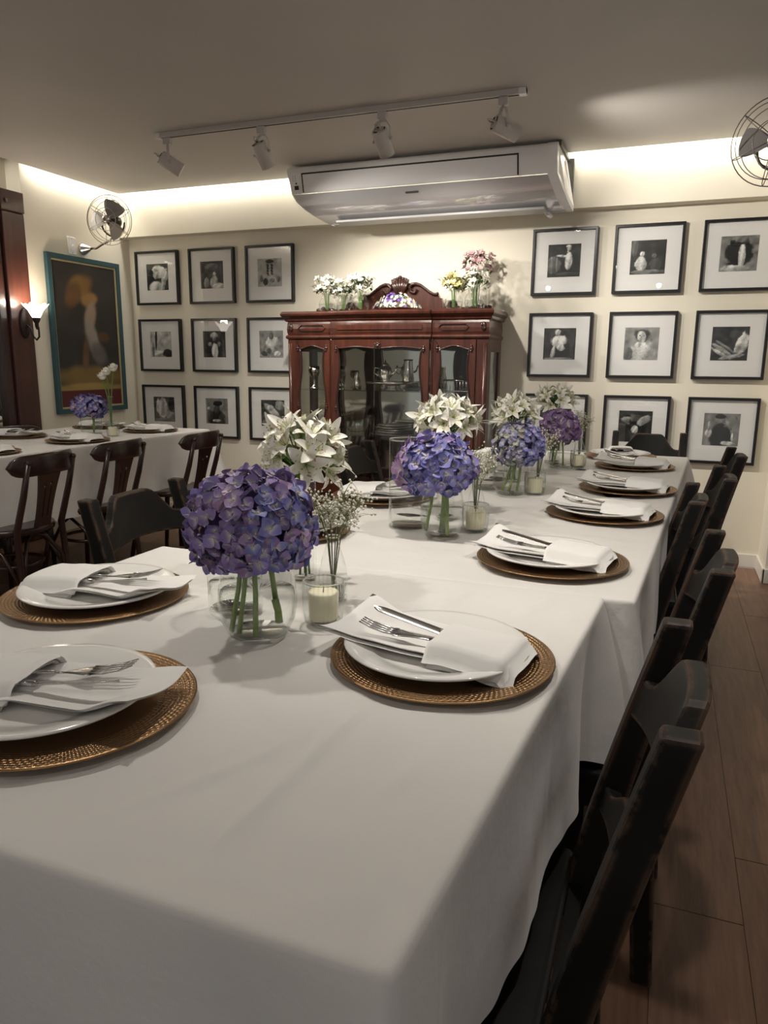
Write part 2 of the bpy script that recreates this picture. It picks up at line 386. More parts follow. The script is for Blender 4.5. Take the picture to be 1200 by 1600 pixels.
def moulding(w, h, fw, d, name, matn, parent):
    o = [(-w / 2, -h / 2), (w / 2, -h / 2), (w / 2, h / 2), (-w / 2, h / 2)]
    i_ = [(-w / 2 + fw, -h / 2 + fw), (w / 2 - fw, -h / 2 + fw), (w / 2 - fw, h / 2 - fw), (-w / 2 + fw, h / 2 - fw)]
    return MB().ring(o, i_, lambda a, b, t_: Vector((a, t_, b)), 0, -d).build(name, matn, parent, bevel=.002)
mat_me = MB().box(-FW / 2 + .012, FW / 2 - .012, -.016, -.006, -FH / 2 + .012, FH / 2 - .012).mesh('mat_board', 'mat_board')
glass_me = MB().box(-FW / 2 + .013, FW / 2 - .013, -.0235, -.0215, -FH / 2 + .013, FH / 2 - .013).mesh('glass', 'pane')
PH = [
 ('L', 0, 0, .12, [(.3, .5, .2, .4, 0, .06), (.58, .3, .34, .24, .3, .8), (.43, .43, .13, .17, .2, .66), (.45, .9, .34, .24, 0, .72), (.82, .55, .13, .36, .3, .74)], 'a person in a pale head cloth with one arm raised'),
 ('L', 1, 0, .14, [(.5, .2, .3, .12, 0, .3), (.6, .78, .17, .3, 0, .62), (.25, .78, .12, .2, 0, .45), (.8, .92, .28, .12, 0, .8), (.62, .47, .07, .08, 0, .75)], 'white-clad figures in a dim kitchen'),
 ('L', 2, 0, .62, [(.5, .1, .17, .07, 0, .1)] + [(.42 + .17 * (k % 2), .24 + .1 * (k // 2), .06, .045, .78, .1) for k in range(8)] + [(.15, .7, .07, .12, 0, .3), (.32, .82, .1, .14, 0, .08), (.6, .78, .12, .1, 0, .4), (.85, .75, .08, .12, 0, .35)], 'a checkered tiled oven and small figures'),
 ('L', 0, 1, .68, [(.28, .3, .05, .42, .05, .1), (.4, .85, .4, .1, 0, .8), (.82, .86, .25, .17, 0, .06), (.12, .7, .06, .3, 0, .4)], 'a bare pale wall with a dark hanging cord'),
 ('L', 1, 1, .13, [(.5, .62, .38, .42, 0, .07), (.5, .16, .16, .13, 0, .7), (.5, .3, .1, .1, 0, .45), (.52, .75, .15, .32, 0, .85), (.3, .5, .1, .08, .4, .55), (.72, .5, .08, .1, 0, .4)], 'a white-haired figure in a dark coat and long apron'),
 ('L', 2, 1, .48, [(.55, .5, .28, .34, 0, .68), (.5, .2, .1, .12, 0, .3), (.4, .75, .12, .12, 0, .25), (.75, .85, .15, .1, 0, .85), (.2, .85, .15, .1, 0, .15)], 'a seated figure, half behind the cabinet'),
 ('L', 0, 2, .2, [(.42, .45, .32, .42, -.3, .74), (.42, .45, .25, .34, -.3, .66), (.78, .75, .2, .22, .4, .5), (.5, .95, .5, .1, 0, .35), (.85, .3, .15, .3, 0, .06)], 'a big pale oval platter and a hand'),
 ('L', 1, 2, .42, [(.5, .82, .42, .36, 0, .06), (.5, .42, .14, .17, 0, .22), (.53, .2, .22, .11, -.1, .05), (.18, .65, .14, .2, 0, .2), (.5, .88, .2, .06, 0, .6), (.12, .4, .06, .06, 0, .8)], 'a person in a black hat eating from a bowl'),
 ('L', 2, 2, .14, [(.5, .45, .5, .14, .7, .6), (.4, .3, .14, .12, 0, .7), (.8, .2, .2, .18, 0, .5), (.3, .85, .3, .1, 0, .3)], 'a slanting pale shape on black'),
 ('R', 0, 0, .07, [(.2, .62, .22, .28, 0, .28), (.12, .62, .03, .27, 0, .45), (.28, .62, .03, .27, 0, .42), (.64, .5, .12, .28, 0, .8), (.45, .36, .2, .04, .1, .7), (.64, .14, .06, .07, 0, .6), (.63, .07, .08, .04, 0, .85), (.6, .9, .4, .05, 0, .18)], 'a cook in a white cap beside tall drums'),
 ('R', 1, 0, .06, [(.1, .2, .1, .28, 0, .25), (.3, .7, .17, .26, 0, .68), (.33, .4, .07, .08, 0, .75), (.72, .75, .17, .25, 0, .17), (.68, .46, .07, .08, 0, .3), (.5, .93, .5, .07, 0, .35)], 'two figures sitting in a dark alley'),
 ('R', 2, 0, .42, [(.5, .5, .36, .42, 0, .06), (.58, .58, .1, .36, 0, .8), (.57, .1, .16, .11, 0, .3), (.3, .22, .06, .12, -.3, .07), (.45, .92, .42, .1, 0, .66)], 'a black coat with arms spread'),
 ('R', 0, 1, .1, [(.5, .72, .36, .3, 0, .03), (.48, .42, .24, .22, 0, .8), (.43, .14, .09, .11, 0, .62), (.3, .8, .06, .25, .15, .74), (.55, .62, .13, .1, 0, .7), (.5, .97, .45, .04, 0, .5)], 'a figure in white perched on a dark stool'),
 ('R', 1, 1, .48, [(.5, .24, .23, .22, 0, .2), (.5, .28, .13, .19, 0, .66), (.52, .78, .38, .3, 0, .66), (.4, .52, .12, .08, -.5, .76), (.12, .8, .16, .2, 0, .3), (.45, .25, .02, .02, 0, .1), (.56, .25, .02, .02, 0, .1)], 'a curly-haired person with hands held to the chin'),
 ('R', 2, 1, .08, [(.3, .68, .36, .07, .6, .5), (.25, .78, .36, .05, .55, .65), (.4, .6, .36, .04, .6, .4), (.82, .5, .17, .36, .3, .72), (.64, .22, .17, .13, 0, .16), (.6, .88, .35, .06, -.2, .55)], 'a bent figure lifting pale hanging strands'),
 ('R', 0, 2, .1, [(.5, .6, .3, .35, 0, .3), (.5, .25, .1, .12, 0, .6)], 'a dark print, low behind the flower vases'),
 ('R', 1, 2, .12, [(.35, .35, .3, .12, .4, .4), (.55, .4, .22, .3, .5, .05), (.75, .3, .25, .12, -.6, .5), (.5, .6, .1, .14, .4, .78)], 'swirling dark shapes, above the end chair'),
 ('R', 2, 2, .42, [(.5, .75, .33, .42, 0, .07), (.47, .24, .15, .17, 0, .42), (.47, .1, .16, .08, 0, .08), (.47, .37, .11, .07, 0, .1), (.82, .72, .025, .16, 0, .85), (.15, .62, .1, .14, 0, .66), (.15, .4, .035, .15, 0, .6), (.7, .92, .2, .07, 0, .75)], 'a bearded person beside a candle'),
]
xcol = {'L': (-3.90, .489), 'R': (-.8514, .489)}
for k, (sd, c, r_, bgv, ops, what) in enumerate(PH):
    x0, cp = xcol[sd]
    fr = thing('picture_frame', 'black framed black-and-white photograph of ' + what, 'picture', (x0 + c * cp + FW / 2, W - .001, 2.025 - r_ * .501 - FH / 2), 0, 'framed photographs on the back wall')
    moulding(FW, FH, .0165, .032, 'frame', 'frame_black', fr)
    inst(mat_me, 'mat_board', fr, Matrix.Identity(4))
    g = canvas(56, bgv, ops, .10, k) ** 1.75
    o = bpy.data.objects.new('photo_print', print_mesh('photo_print', .197, .193, np.repeat(g[:, :, None], 3, 2) * np.array([1, .985, .96]), 'photo_print'))
    COL.objects.link(o); o.parent = fr; o.location = (0, -.0166, .008)
    inst(glass_me, 'glass', fr, Matrix.Identity(4))

# painting on the left wall: a plain stand-in, dark ground with ochre and pale patches, sand and a maroon band
def colour_canvas(w, h, bgc, ops, seed):
    rs = np.random.RandomState(seed); yy, xx = np.mgrid[0:h, 0:w]; xx = xx / (w - 1.); yy = yy / (h - 1.); a = np.ones((h, w, 3)) * np.array(bgc)
    low = rs.rand(14, 9); gx = xx * 7.99; gy = yy * 12.99; x0 = gx.astype(int); y0 = gy.astype(int); fx = gx - x0; fy = gy - y0
    nz = ((low[y0, x0] * (1 - fx) + low[y0, x0 + 1] * fx) * (1 - fy) + (low[y0 + 1, x0] * (1 - fx) + low[y0 + 1, x0 + 1] * fx) * fy)
    a *= (.7 + .6 * nz)[:, :, None]
    for (cx, cy, rx, ry, rot, c) in ops:
        co, s_ = math.cos(rot), math.sin(rot); u = ((xx - cx) * co + (yy - cy) * 2.1 * s_) / rx; v_ = (-(xx - cx) * s_ + (yy - cy) * 2.1 * co) / (ry * 2.1)
        k = np.clip((1.15 - np.sqrt(u * u + v_ * v_) + .25 * (nz - .5)) / .45, 0, 1)[:, :, None]; a = a * (1 - k) + np.array(c) * (.75 + .5 * nz)[:, :, None] * k
    a[int(h * .885):] = np.array((.095, .016, .018)); return np.clip(a, 0, 1)
pc = colour_canvas(60, 126, (.030, .026, .022), [(.5, .80, .62, .09, 0, (.17, .11, .035)), (.45, .87, .7, .035, 0, (.30, .21, .07)), (.42, .15, .22, .075, -.5, (.20, .105, .03)),
    (.30, .22, .12, .10, .4, (.11, .055, .018)), (.55, .24, .14, .05, -.6, (.25, .14, .05)), (.55, .36, .10, .10, .2, (.30, .23, .16)), (.56, .52, .10, .14, -.15, (.24, .21, .18)),
    (.66, .62, .13, .09, -.5, (.12, .11, .10)), (.44, .62, .06, .12, .1, (.14, .075, .04)), (.75, .50, .10, .04, .3, (.10, .05, .02))], 3)
PWD, PHT = .70, 1.085
pt = thing('painting', 'tall painting in a teal frame, ochre and pale patches on near-black', 'painting', (XL + .001, 4.29, 1.378), PI / 2)
moulding(PWD, PHT, .034, .03, 'frame', 'teal', pt)
o = moulding(PWD - .066, PHT - .066, .013, .020, 'gilt_slip', 'gilt', pt)
o = bpy.data.objects.new('canvas', print_mesh('canvas', PWD - .088, PHT - .088, pc, 'poster_print')); COL.objects.link(o); o.parent = pt; o.location = (0, -.012, 0)
MB().box(-PWD / 2 + .03, PWD / 2 - .03, -.010, 0, -PHT / 2 + .03, PHT / 2 - .03).build('backing', 'frame_black', pt)

# ------------------------------------------------------------------ air conditioner
ac = thing('air_conditioner', 'long white air conditioner mounted under the ceiling above the cabinet', 'air conditioner', (0, 0, 0))
prof = [(4.655, 2.392), (4.33, 2.392), (4.305, 2.388), (4.295, 2.372), (4.3107, 2.30), (4.3245, 2.238)]
prof2 = [(4.327, 2.235), (4.35, 2.195), (4.39, 2.158), (4.45, 2.125), (4.52, 2.105), (4.60, 2.096)]
def xe(z):   # both ends lean as the shell curves in
    k = max(0, (2.24 - z) / .145); return -2.305 + .022 * sm((2.39 - z) / .15) + .13 * k ** 1.7, -.69 + .055 * k
def loft(pr, off=0.):
    mb = MB(); mb.grid(lambda u, v: Vector((xe(pr[int(round(v * (len(pr) - 1)))][1])[0] * (1 - u) + xe(pr[int(round(v * (len(pr) - 1)))][1])[1] * u, pr[int(round(v * (len(pr) - 1)))][0], pr[int(round(v * (len(pr) - 1)))][1])), 9, len(pr)); return mb
loft(prof).build('upper_shell', 'white_plastic', ac)
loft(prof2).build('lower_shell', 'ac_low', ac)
MB().box(-2.13, -.64, 4.58, 4.655, 2.090, 2.11).build('underside', 'ac_grey', ac, bevel=.004)
MB().box(-2.06, -.74, 4.47, 4.58, 2.082, 2.098, None).build('louver', 'ac_grey', ac, bevel=.004)
full = prof + prof2[1:] + [(4.655, 2.096)]
mb = MB(); vs_ = [(xe(z)[1] + .028 * 1.0, y, z) for y, z in full]; n_ = len(vs_)
inn = [(xe(z)[1] - .02, y, z) for y, z in full]
cy_, cz_ = 4.47, 2.25
vs2 = [(xe(z)[1] + .040, cy_ + (y - cy_) * .86, cz_ + (z - cz_) * .86) for y, z in full]
vsm = [(xe(z)[1] + .034, cy_ + (y - cy_) * 1.015, cz_ + (z - cz_) * 1.015) for y, z in full]; inn = [(a, cy_ + (b - cy_) * 1.015, cz_ + (c - cz_) * 1.015) for a, b, c in inn]
mb._a(inn + vsm + vs2, [(k, (k + 1) % n_, n_ + (k + 1) % n_, n_ + k) for k in range(n_)] + [(n_ + k, n_ + (k + 1) % n_, 2 * n_ + (k + 1) % n_, 2 * n_ + k) for k in range(n_)] + [tuple(range(2 * n_, 3 * n_))], False)
mb.build('end_cap', 'white_plastic', ac)
mb = MB(); le = [(xe(z)[0], y, z) for y, z in full]; lo = [(a - .012, cy_ + (b - cy_) * .97, cz_ + (c - cz_) * .97) for a, b, c in le]
mb._a(le + lo, [((k + 1) % n_, k, n_ + k, n_ + (k + 1) % n_) for k in range(n_)] + [tuple(range(n_, 2 * n_))[::-1]], False); mb.build('end_cap', 'white_plastic', ac)
def onfront(x0, x1, a, b, d, name, matn, par=ac):   # plate on the upper front, a..b down its slope
    p0, p1 = Vector((0, 4.2958, 2.368)), Vector((0, 4.3241, 2.240)); A = p0.lerp(p1, a); B = p0.lerp(p1, b); nrm = Vector((0, -.977, -.214))
    mb = MB(); q = [Vector((x, 0, 0)) + P_ + nrm * t_ for t_ in (-.004, d) for P_ in (A, B) for x in (x0, x1)]
    mb._a(q, [(0, 1, 3, 2), (4, 6, 7, 5), (0, 4, 5, 1), (2, 3, 7, 6), (0, 2, 6, 4), (1, 5, 7, 3)], False); return mb.build(name, matn, par)
onfront(-2.215, -.868, .13, .97, .0012, 'panel_gap', 'slot'); onfront(-2.205, -.876, .20, .995, .005, 'front_panel', 'ac_panel')
dpn = onfront(-2.285, -2.225, .1, .97, .003, 'control_panel', 'ac_panel')
onfront(-2.268, -2.240, .66, .84, .005, 'display', 'slot', dpn); onfront(-2.258, -2.250, .52, .60, .005, 'indicator', 'slot', dpn)
for k in range(6): onfront(-2.276 + .016 * (k % 2), -2.270 + .016 * (k % 2), .24 + .09 * (k // 2), .27 + .09 * (k // 2), .004, 'icon', 'ac_grey', dpn)
MB().box(-1.545, -1.465, 4.340, 4.352, 2.196, 2.207).build('badge', 'badge', ac, bevel=.002)
MB().box(-.648, -.6465, 4.40, 4.60, 2.19, 2.35).build('sticker', 'sticker', ac)
MB().lathe([(0.0005, 0), (.026, 0)], 20, frame_to((1, 0, 0), (-.6455, 4.53, 2.27))).build('sticker_seal', 'sticker_yellow', ac)
for z_ in (2.30, 2.17): MB().box(-.651, -.6485, 4.45, 4.62, z_, z_ + .003).build('seam', 'slot', ac)
MB().box(-.662, -.612, 4.66, 4.70, 2.16, 2.39).box(-.668, -.640, 4.32, 4.66, 2.375, 2.405).build('bracket', 'bracket', ac, bevel=.002)
for q in (4.52, 4.57): MB().box(-.641, -.638, q, q + .02, 2.384, 2.392).build('bracket_slot', 'sticker', ac)
MB().tube([(-.76, 4.60, 2.10), (-.735, 4.60, 2.075), (-.72, 4.615, 2.065)], .014, 10).build('drain_pipe', 'white_plastic', ac)

# ------------------------------------------------------------------ track light
TY = 3.52
rail = thing('track_rail', 'white ceiling track rail carrying the four spotlights', 'track rail', (-1.686, TY, ZC))
MB().box(-1, 1, -.018, .018, -.026, 0).build('rail', 'lamp_white', rail, bevel=.002)
MB().box(-.98, .98, -.007, .007, -.0268, -.02).build('contact_slot', 'slot', rail)
for sx_ in (-1, 1): MB().box(sx_ * 1.0 - (.0 if sx_ < 0 else .035), sx_ * 1.0 + (.035 if sx_ < 0 else 0), -.019, .019, -.028, 0).build('end_cap', 'white_plastic', rail, bevel=.003)
def make_spot(label, x, y, aim, yoke, group, power, ang, zr=ZC):
    r_ = thing('spotlight', label, 'spotlight', (x, y, zr - .027), 0, group)
    A = Vector(aim).normalized(); side = Vector(yoke); side = (side - A * side.dot(A)).normalized()
    MB().box(-.022, .022, -.013, .013, -.035, 0).build('adapter', 'lamp_white', r_, bevel=.003)
    c = Vector((0, 0, -.125)) + Vector((A.x, A.y, 0)) * .006
    for s_ in (-1, 1):
        pa = [Vector((0, 0, -.035)), Vector((0, 0, -.045)) + side * s_ * .022, Vector((0, 0, -.075)) + side * s_ * .040, c + side * s_ * .043]
        mb = MB();
        for a_, b_ in zip(pa[:-1], pa[1:]): mb.bar(a_, b_, .013, .003, A)
        mb.build('yoke_arm', 'lamp_white', r_)
        MB().tube([c + side * s_ * .038, c + side * s_ * .050], .008, 10).build('pivot_knob', 'lamp_white', r_)
    M = frame_to(A, c)
    b_ = MB().lathe([(.030, -.052), (.036, -.050), (.038, -.045), (.038, .072), (.036, .072), (.036, .045)], 28, M); b_.build('barrel', 'lamp_white', r_)
    bc = MB().disc(.0355, -.0505, 24, M, 0, True).build('back_cap', 'lamp_white', r_)
    for a0 in (.4, 2.5, 4.6):
        MB().tube([M @ Vector((.029 * math.cos(a0 + d_), .029 * math.sin(a0 + d_), -.0515)) for d_ in (0, .25, .5, .75)], .0035, 6).build('vent_slot', 'slot', bc)
    MB().tube([M @ Vector((.012, 0, -.05)), M @ Vector((.014, 0, -.075)), M @ Vector((-.002, 0, -.085)), M @ Vector((-.012, 0, -.07)), M @ Vector((-.012, 0, -.05))], .004, 6).build('handle', 'lamp_white', bc)
    MB().disc(.036, .046, 24, M).build('lens', 'lens', r_)
    wc = Vector(r_.location) + c + A * .078
    spot('spot_beam', wc, wc + A, power, ang, .7)
    return r_
GS = 'spotlights on the ceiling track'
make_spot('track spotlight at the left end of the rail, seen side-on and aimed right', -2.616, TY, (.70, .55, -.50), (.5, -.8, 0), GS, 54, 80)
make_spot('second track spotlight from the left, tilted steeply down', -2.037, TY, (.16, .50, -.72), (1, .1, 0), GS, 56, 112)
make_spot('third track spotlight from the left, in front of the air conditioner', -1.375, TY, (.10, .58, -.70), (1, .1, 0), GS, 60, 112)
make_spot('track spotlight at the right end of the rail, lying almost level', -.789, TY, (.80, .62, -.34), (.45, -.8, 0), GS, 66, 92)
# two unseen rails of the same fittings, added as fill for the near tables
GN = 'spotlights over the near end of the room'
for k, (cx_, ry) in enumerate([(-1.0, 1.35), (-.9, -.7)]):
    fill_rail = thing('track_rail', ['white ceiling track rail above the near table', 'white ceiling track rail behind the camera'][k], 'track rail', (cx_, ry, ZC))
    MB().box(-1.3, 1.3, -.018, .018, -.026, 0).build('rail', 'lamp_white', fill_rail, bevel=.002)
for k, (x_, y_, ai, pw) in enumerate([(-2.1, 1.35, (-.35, .6, -1), 46), (-1.30, 1.35, (.25, -.15, -1), 26), (-.62, 1.35, (.1, .50, -1), 40), (.1, 1.35, (.0, .25, -1), 24), (-1.6, -.7, (.2, .8, -1), 8), (-.2, -.7, (.0, .75, -1), 8)]):
    make_spot(['leftmost', 'second', 'third', 'rightmost', 'left rear', 'right rear'][k] + ' ceiling spotlight over the near end of the room', x_, y_, ai, (1, 0, 0), GN, pw, 115)

# ------------------------------------------------------------------ wall fans
def make_fan(label, C, axis, base, bn, R=.165, wire='wire', roll_=0., far=False):
    f = thing('wall_fan', label, 'fan', base)
    B = Vector(base); Cc = Vector(C) - B; A = Vector(axis).normalized(); M = frame_to(A, Cc) @ Matrix.Rotation(roll_, 4, 'Z'); bnv = Vector(bn)
    # cone foot, bent arm
    MB().lathe([(.045, 0), (.045, .006), (.040, .016), (.016, .062), (.010, .072)], 24, frame_to(bnv, (0, 0, 0))).build('base', 'chrome', f)
    under = Cc - A * .05 + Vector((0, 0, -R * .62))
    st = bnv * .07
    pa = [st, st + bnv * .05, st.lerp(under, .45) + Vector((0, 0, -.012)), st.lerp(under, .8) + Vector((0, 0, -.012)), under]
    MB().tube(pa, .008, 10).build('arm', 'chrome', f)
    X = M.to_3x3() @ Vector((1, 0, 0)); X = Vector((X.x, X.y, 0)).normalized()
    yk = [under + (X * math.cos(q) * .085 + Vector((0, 0, 1)) * (.09 + math.sin(q) * .09)) for q in [PI + k * PI / 10 for k in range(11)]]
    MB().tube(yk, .006, 8).build('yoke', 'motor', f)
    MB().lathe([(.001, -.115), (.025, -.112), (.042, -.10), (.047, -.075), (.045, -.045), (.030, -.025), (.012, -.02), (.012, .02)], 20, M).build('motor', 'motor', f)
    for k in range(3):
        a = k * 2 * PI / 3 + .75
        def bl(u, v):
            r_ = .02 + v * (R * .80 - .02); wd_ = .018 + .045 * math.sin(min(1, v * 1.25) * PI * .5) * (1 if v < .8 else math.sqrt(max(0, 1 - ((v - .8) / .2) ** 2)) * .999 + .001)
            w_ = (u - .5) * 2 * wd_; return M @ Vector((r_ * math.cos(a) - w_ * math.sin(a), r_ * math.sin(a) + w_ * math.cos(a), .45 * w_ + .006))
        MB().grid(bl, 6, 14).build('blade', 'fan_blade', f)
    MB().lathe([(.0005, .068), (.018, .066), (.025, .058), (.025, .045)], 20, M).build('hub_cap', 'chrome', f)
    MB().lathe([(.0005, .0695), (.010, .069)], 12, M).build('emblem', 'motor', f)
    def prof_z(q, s_): return s_ * .055 * math.sqrt(max(0, 1 - q ** 2.6))
    wr = .0021
    for q, s_ in ((1.0, 1), (.86, 1), (.45, 1), (.82, -1), (.55, -1)):
        MB().tube([M @ Vector((R * q * math.cos(2 * PI * k / 40), R * q * math.sin(2 * PI * k / 40), prof_z(q, s_))) for k in range(40)], wr * (1.3 if q == 1 else 1), 5, True).build('cage_ring', wire, f)
    for k in range(6):
        a = k * PI / 3 + .1
        for s_ in (1, -1):
            MB().tube([M @ Vector((R * q * math.cos(a + .10 * s_ * (1 - q)), R * q * math.sin(a + .10 * s_ * (1 - q)), prof_z(q, s_))) for q in (.1, .3, .5, .7, .85, .95, 1.0)], wr, 5).build('cage_spoke', wire, f)
    return f
make_fan('chrome wall fan above the teal-framed painting', (-3.66, 4.24, 2.150), (.22, -.95, -.06), (XL, 4.31, 1.985), (1, 0, 0), .162, 'wire', .3)
make_fan('dark wire wall fan cut off by the right picture edge', (.362, 3.86, 2.185), (-.30, -.94, -.10), (.70, 4.47, 2.08), (0, -1, 0), .185, 'wire_dark', .2)
op = thing('outlet_plate', 'white switch plate on the wall beside the chrome fan foot', 'switch plate', (XL, 4.20, 1.992))
MB().box(0, .008, -.037, .037, -.058, .058).build('plate', 'white_plastic', op, bevel=.003)
MB().box(.008, .011, -.017, .017, -.034, .034).build('insert', 'white_plastic', op, bevel=.001); MB().ball((.013, .004, 0), .009).build('knob', 'white_plastic', op)
for s_ in (-1, 1): MB().ball((.009, 0, s_ * .046), .003, 6, 5).build('screw', 'steel', op)

# ------------------------------------------------------------------ sconce
sc = thing('wall_sconce', 'lit wall sconce with a frosted flower shade on the wooden post', 'sconce', (XL + .036, 3.70, 1.44))
def ov(u, v): a = 2 * PI * u; return Vector((.012 * (1 - .5 * v), .040 * v_r[int(round(v * 3))] * math.cos(a), .095 * v_r[int(round(v * 3))] * math.sin(a)))
v_r = [1.0, .96, .80, .02]
MB().grid(lambda u, v: Vector(([0, .012, .018, .020][int(round(v * 3))], .040 * v_r[int(round(v * 3))] * math.cos(2 * PI * u), .095 * v_r[int(round(v * 3))] * math.sin(2 * PI * u))), 28, 4, True, 0, True).build('back_plate', 'iron', sc)
MB().tube([(.018, 0, -.01), (.05, 0, -.03), (.07, 0, -.085), (.095, 0, -.105), (.118, 0, -.085), (.118, 0, -.03), (.105, 0, .0)], .006, 10).build('arm', 'iron', sc)
MB().lathe([(.005, -.04), (.012, -.02), (.012, 0), (.020, .012), (.026, .03), (.021, .036)], 18, Matrix.Translation((.105, 0, .0))).build('cup', 'iron', sc)
def sh(u, v):
    a = 2 * PI * u; r_ = .018 + .042 * v ** .8 + .016 * max(0, v - .6) / .4; r_ *= 1 + .10 * v * math.cos(a * 6); return Vector((.105 + r_ * math.cos(a), r_ * math.sin(a), .028 + .085 * v + .012 * v * v * math.cos(a * 6)))
MB().grid(sh, 48, 10, True, 0, True).build('shade', 'shade_glass', sc)
pl_ = bpy.data.lights.new('sconce_bulb', 'POINT'); pl_.energy = 5; pl_.color = (1, .85, .66); pl_.shadow_soft_size = .03
o = bpy.data.objects.new('sconce_bulb', pl_); COL.objects.link(o); o.location = (XL + .145, 3.70, 1.56)

# ------------------------------------------------------------------ tables and cloths
def noise2(seed, n=24):
    rs = np.random.RandomState(seed); g = rs.rand(n, n) - .5
    def f(x, y):
        x = x % (n - 1.001); y = y % (n - 1.001); i_, j_ = int(x), int(y); a, b = x - i_, y - j_; a = a * a * (3 - 2 * a); b = b * b * (3 - 2 * b)
        return (g[j_, i_] * (1 - a) + g[j_, i_ + 1] * a) * (1 - b) + (g[j_ + 1, i_] * (1 - a) + g[j_ + 1, i_ + 1] * a) * b
    return f
N1, N2, N3 = noise2(1), noise2(2), noise2(3)
def seg_d(x, y, a, b):
    dx, dy = b[0] - a[0], b[1] - a[1]; L2 = dx * dx + dy * dy; k = max(0, min(1, ((x - a[0]) * dx + (y - a[1]) * dy) / L2))
    px_, py_ = a[0] + dx * k, a[1] + dy * k; side = (x - px_) * -dy + (y - py_) * dx
    return math.hypot(x - px_, y - py_), k, (1 if side > 0 else -1)
def make_cloth(name, label, xl0, xl1, xr0, xr1, y0, y1, z, drop, step, creases, seed, amp=.0022, flare=.5):
    nx = int((xr0 - xl0) / step) + 1; ny = int((y1 - y0) / step) + 1; mb = MB()
    def P(u, v): return (xl0 + (xl1 - xl0) * v) * (1 - u) + (xr0 + (xr1 - xr0) * v) * u, y0 + (y1 - y0) * v
    def hgt(x, y):
        h = amp * 1.6 * N1(x * 5 + seed, y * 5 + 3) + amp * N2(x * 13 + seed, y * 11) + amp * .5 * N3(x * 31, y * 27 + seed)
        for a, b, hh, sg in creases:
            d, k, s_ = seg_d(x, y, a, b)
            if d < sg * 4: h += 1.9 * hh * math.exp(-(d / (sg * (1.0 if s_ > 0 else 2.0))) ** 2) * math.sin(PI * min(max(k, .03), .97)) ** .5
        return h
    vs = []
    for j in range(ny):
        for i_ in range(nx):
            x, y = P(i_ / (nx - 1), j / (ny - 1)); e = min(i_, nx - 1 - i_, j, ny - 1 - j) / 4.
            vs.append((x, y, z + hgt(x, y) * min(1, e) + .0015))
    fs = [(j * nx + i_, j * nx + i_ + 1, (j + 1) * nx + i_ + 1, (j + 1) * nx + i_) for j in range(ny - 1) for i_ in range(nx - 1)]
    loop = [i_ for i_ in range(nx)] + [j * nx + nx - 1 for j in range(1, ny)] + [(ny - 1) * nx + i_ for i_ in range(nx - 2, -1, -1)] + [j * nx for j in range(ny - 2, 0, -1)]
    corners = [0, nx - 1, nx + ny - 2, 2 * nx + ny - 3]; m = len(loop)
    pts = [Vector(vs[k]) for k in loop]; nor = []
    for k in range(m):
        tg = (pts[(k + 1) % m] - pts[k - 1]); tg.z = 0; tg.normalize(); nor.append(Vector((tg.y, -tg.x, 0)))
    arc = [0.]
    for k in range(m): arc.append(arc[-1] + (pts[(k + 1) % m] - pts[k]).length)
    tot = arc[-1]; ca = [arc[c] for c in corners]
    rows = [(.25, 0), (.5, 0), (.75, 0), (1., 0)] + [(1., (q + 1) / 18.) for q in range(18)]
    prev = loop; rr_ = .009
    for (ar, t_) in rows:
        cur = []
        for k in range(m):
            d = min((arc[k] - c + tot / 2) % tot - tot / 2 if True else 0 for c in ca) if False else min([((arc[k] - c + tot / 2) % tot) - tot / 2 for c in ca], key=abs)
            ci = min(range(4), key=lambda q: abs(((arc[k] - ca[q] + tot / 2) % tot) - tot / 2))
            g = math.exp(-(d / .05) ** 2); a = ar * PI / 2
            L = drop * (1 + .16 * math.exp(-(d / .075) ** 2)) + .010 * N1(arc[k] * 9, seed) + .004 * N2(arc[k] * 31, seed)
            out = rr_ * math.sin(a); dz = rr_ * (1 - math.cos(a)) + L * t_
            wv = (.009 * math.sin(arc[k] * 2 * PI / .31 + seed) + .014 * N2(arc[k] * 7 + seed, t_ * 1.5) + .010 * N3(arc[k] * 22, t_ * 2 + seed)) * t_ * (1 - g)
            wv += -.022 * t_ * math.exp(-((abs(d) - .13) / .05) ** 2)
            dg = Vector((1 if ci in (1, 2) else -1, 1 if ci in (2, 3) else -1, 0)).normalized(); fa = flare[ci]
            if isinstance(fa, tuple): dg = Vector((fa[1], fa[2], 0)).normalized(); fa = fa[0]
            p = pts[k] + nor[k] * (out + wv + .004 * t_) + dg * (fa * L * g * t_ ** .9) ; p.z = pts[k].z - dz + .0
            cur.append(len(vs)); vs.append(tuple(p))
        for k in range(m): k2 = (k + 1) % m; fs.append((prev[k], cur[k], cur[k2], prev[k2]))
        prev = cur
    mb._a(vs, fs, True); return tag(mb.build(name, 'linen'), label, 'tablecloth')
def make_table(label, x0, x1, y0, y1, group=None):
    t_ = thing('dining_table', label, 'table', ((x0 + x1) / 2, (y0 + y1) / 2, 0), 0, group); hx, hy = (x1 - x0) / 2 - .012, (y1 - y0) / 2 - .012
    MB().box(-hx, hx, -hy, hy, TZ - .034, TZ - .005).build('table_top', 'black_wood', t_)
    for a in (-1, 1):
        for b in (-1, 1): MB().bar((a * (hx - .07), b * (hy - .07), 0), (a * (hx - .07), b * (hy - .07), TZ - .034), .055, .055).build('leg', 'black_wood', t_)
    MB().box(-hx + .06, hx - .06, -.02, .02, TZ - .10, TZ - .034).build('apron', 'black_wood', t_)
make_table('square table hidden under the nearest white cloth', -1.09, -.17, .43, 1.37)
make_table('table hidden under the far white cloth of the long row', -.94, -.04, 1.41, 3.77)
make_table('table hidden under the white cloth by the left wall', -3.64, -2.84, 1.9, 4.0)
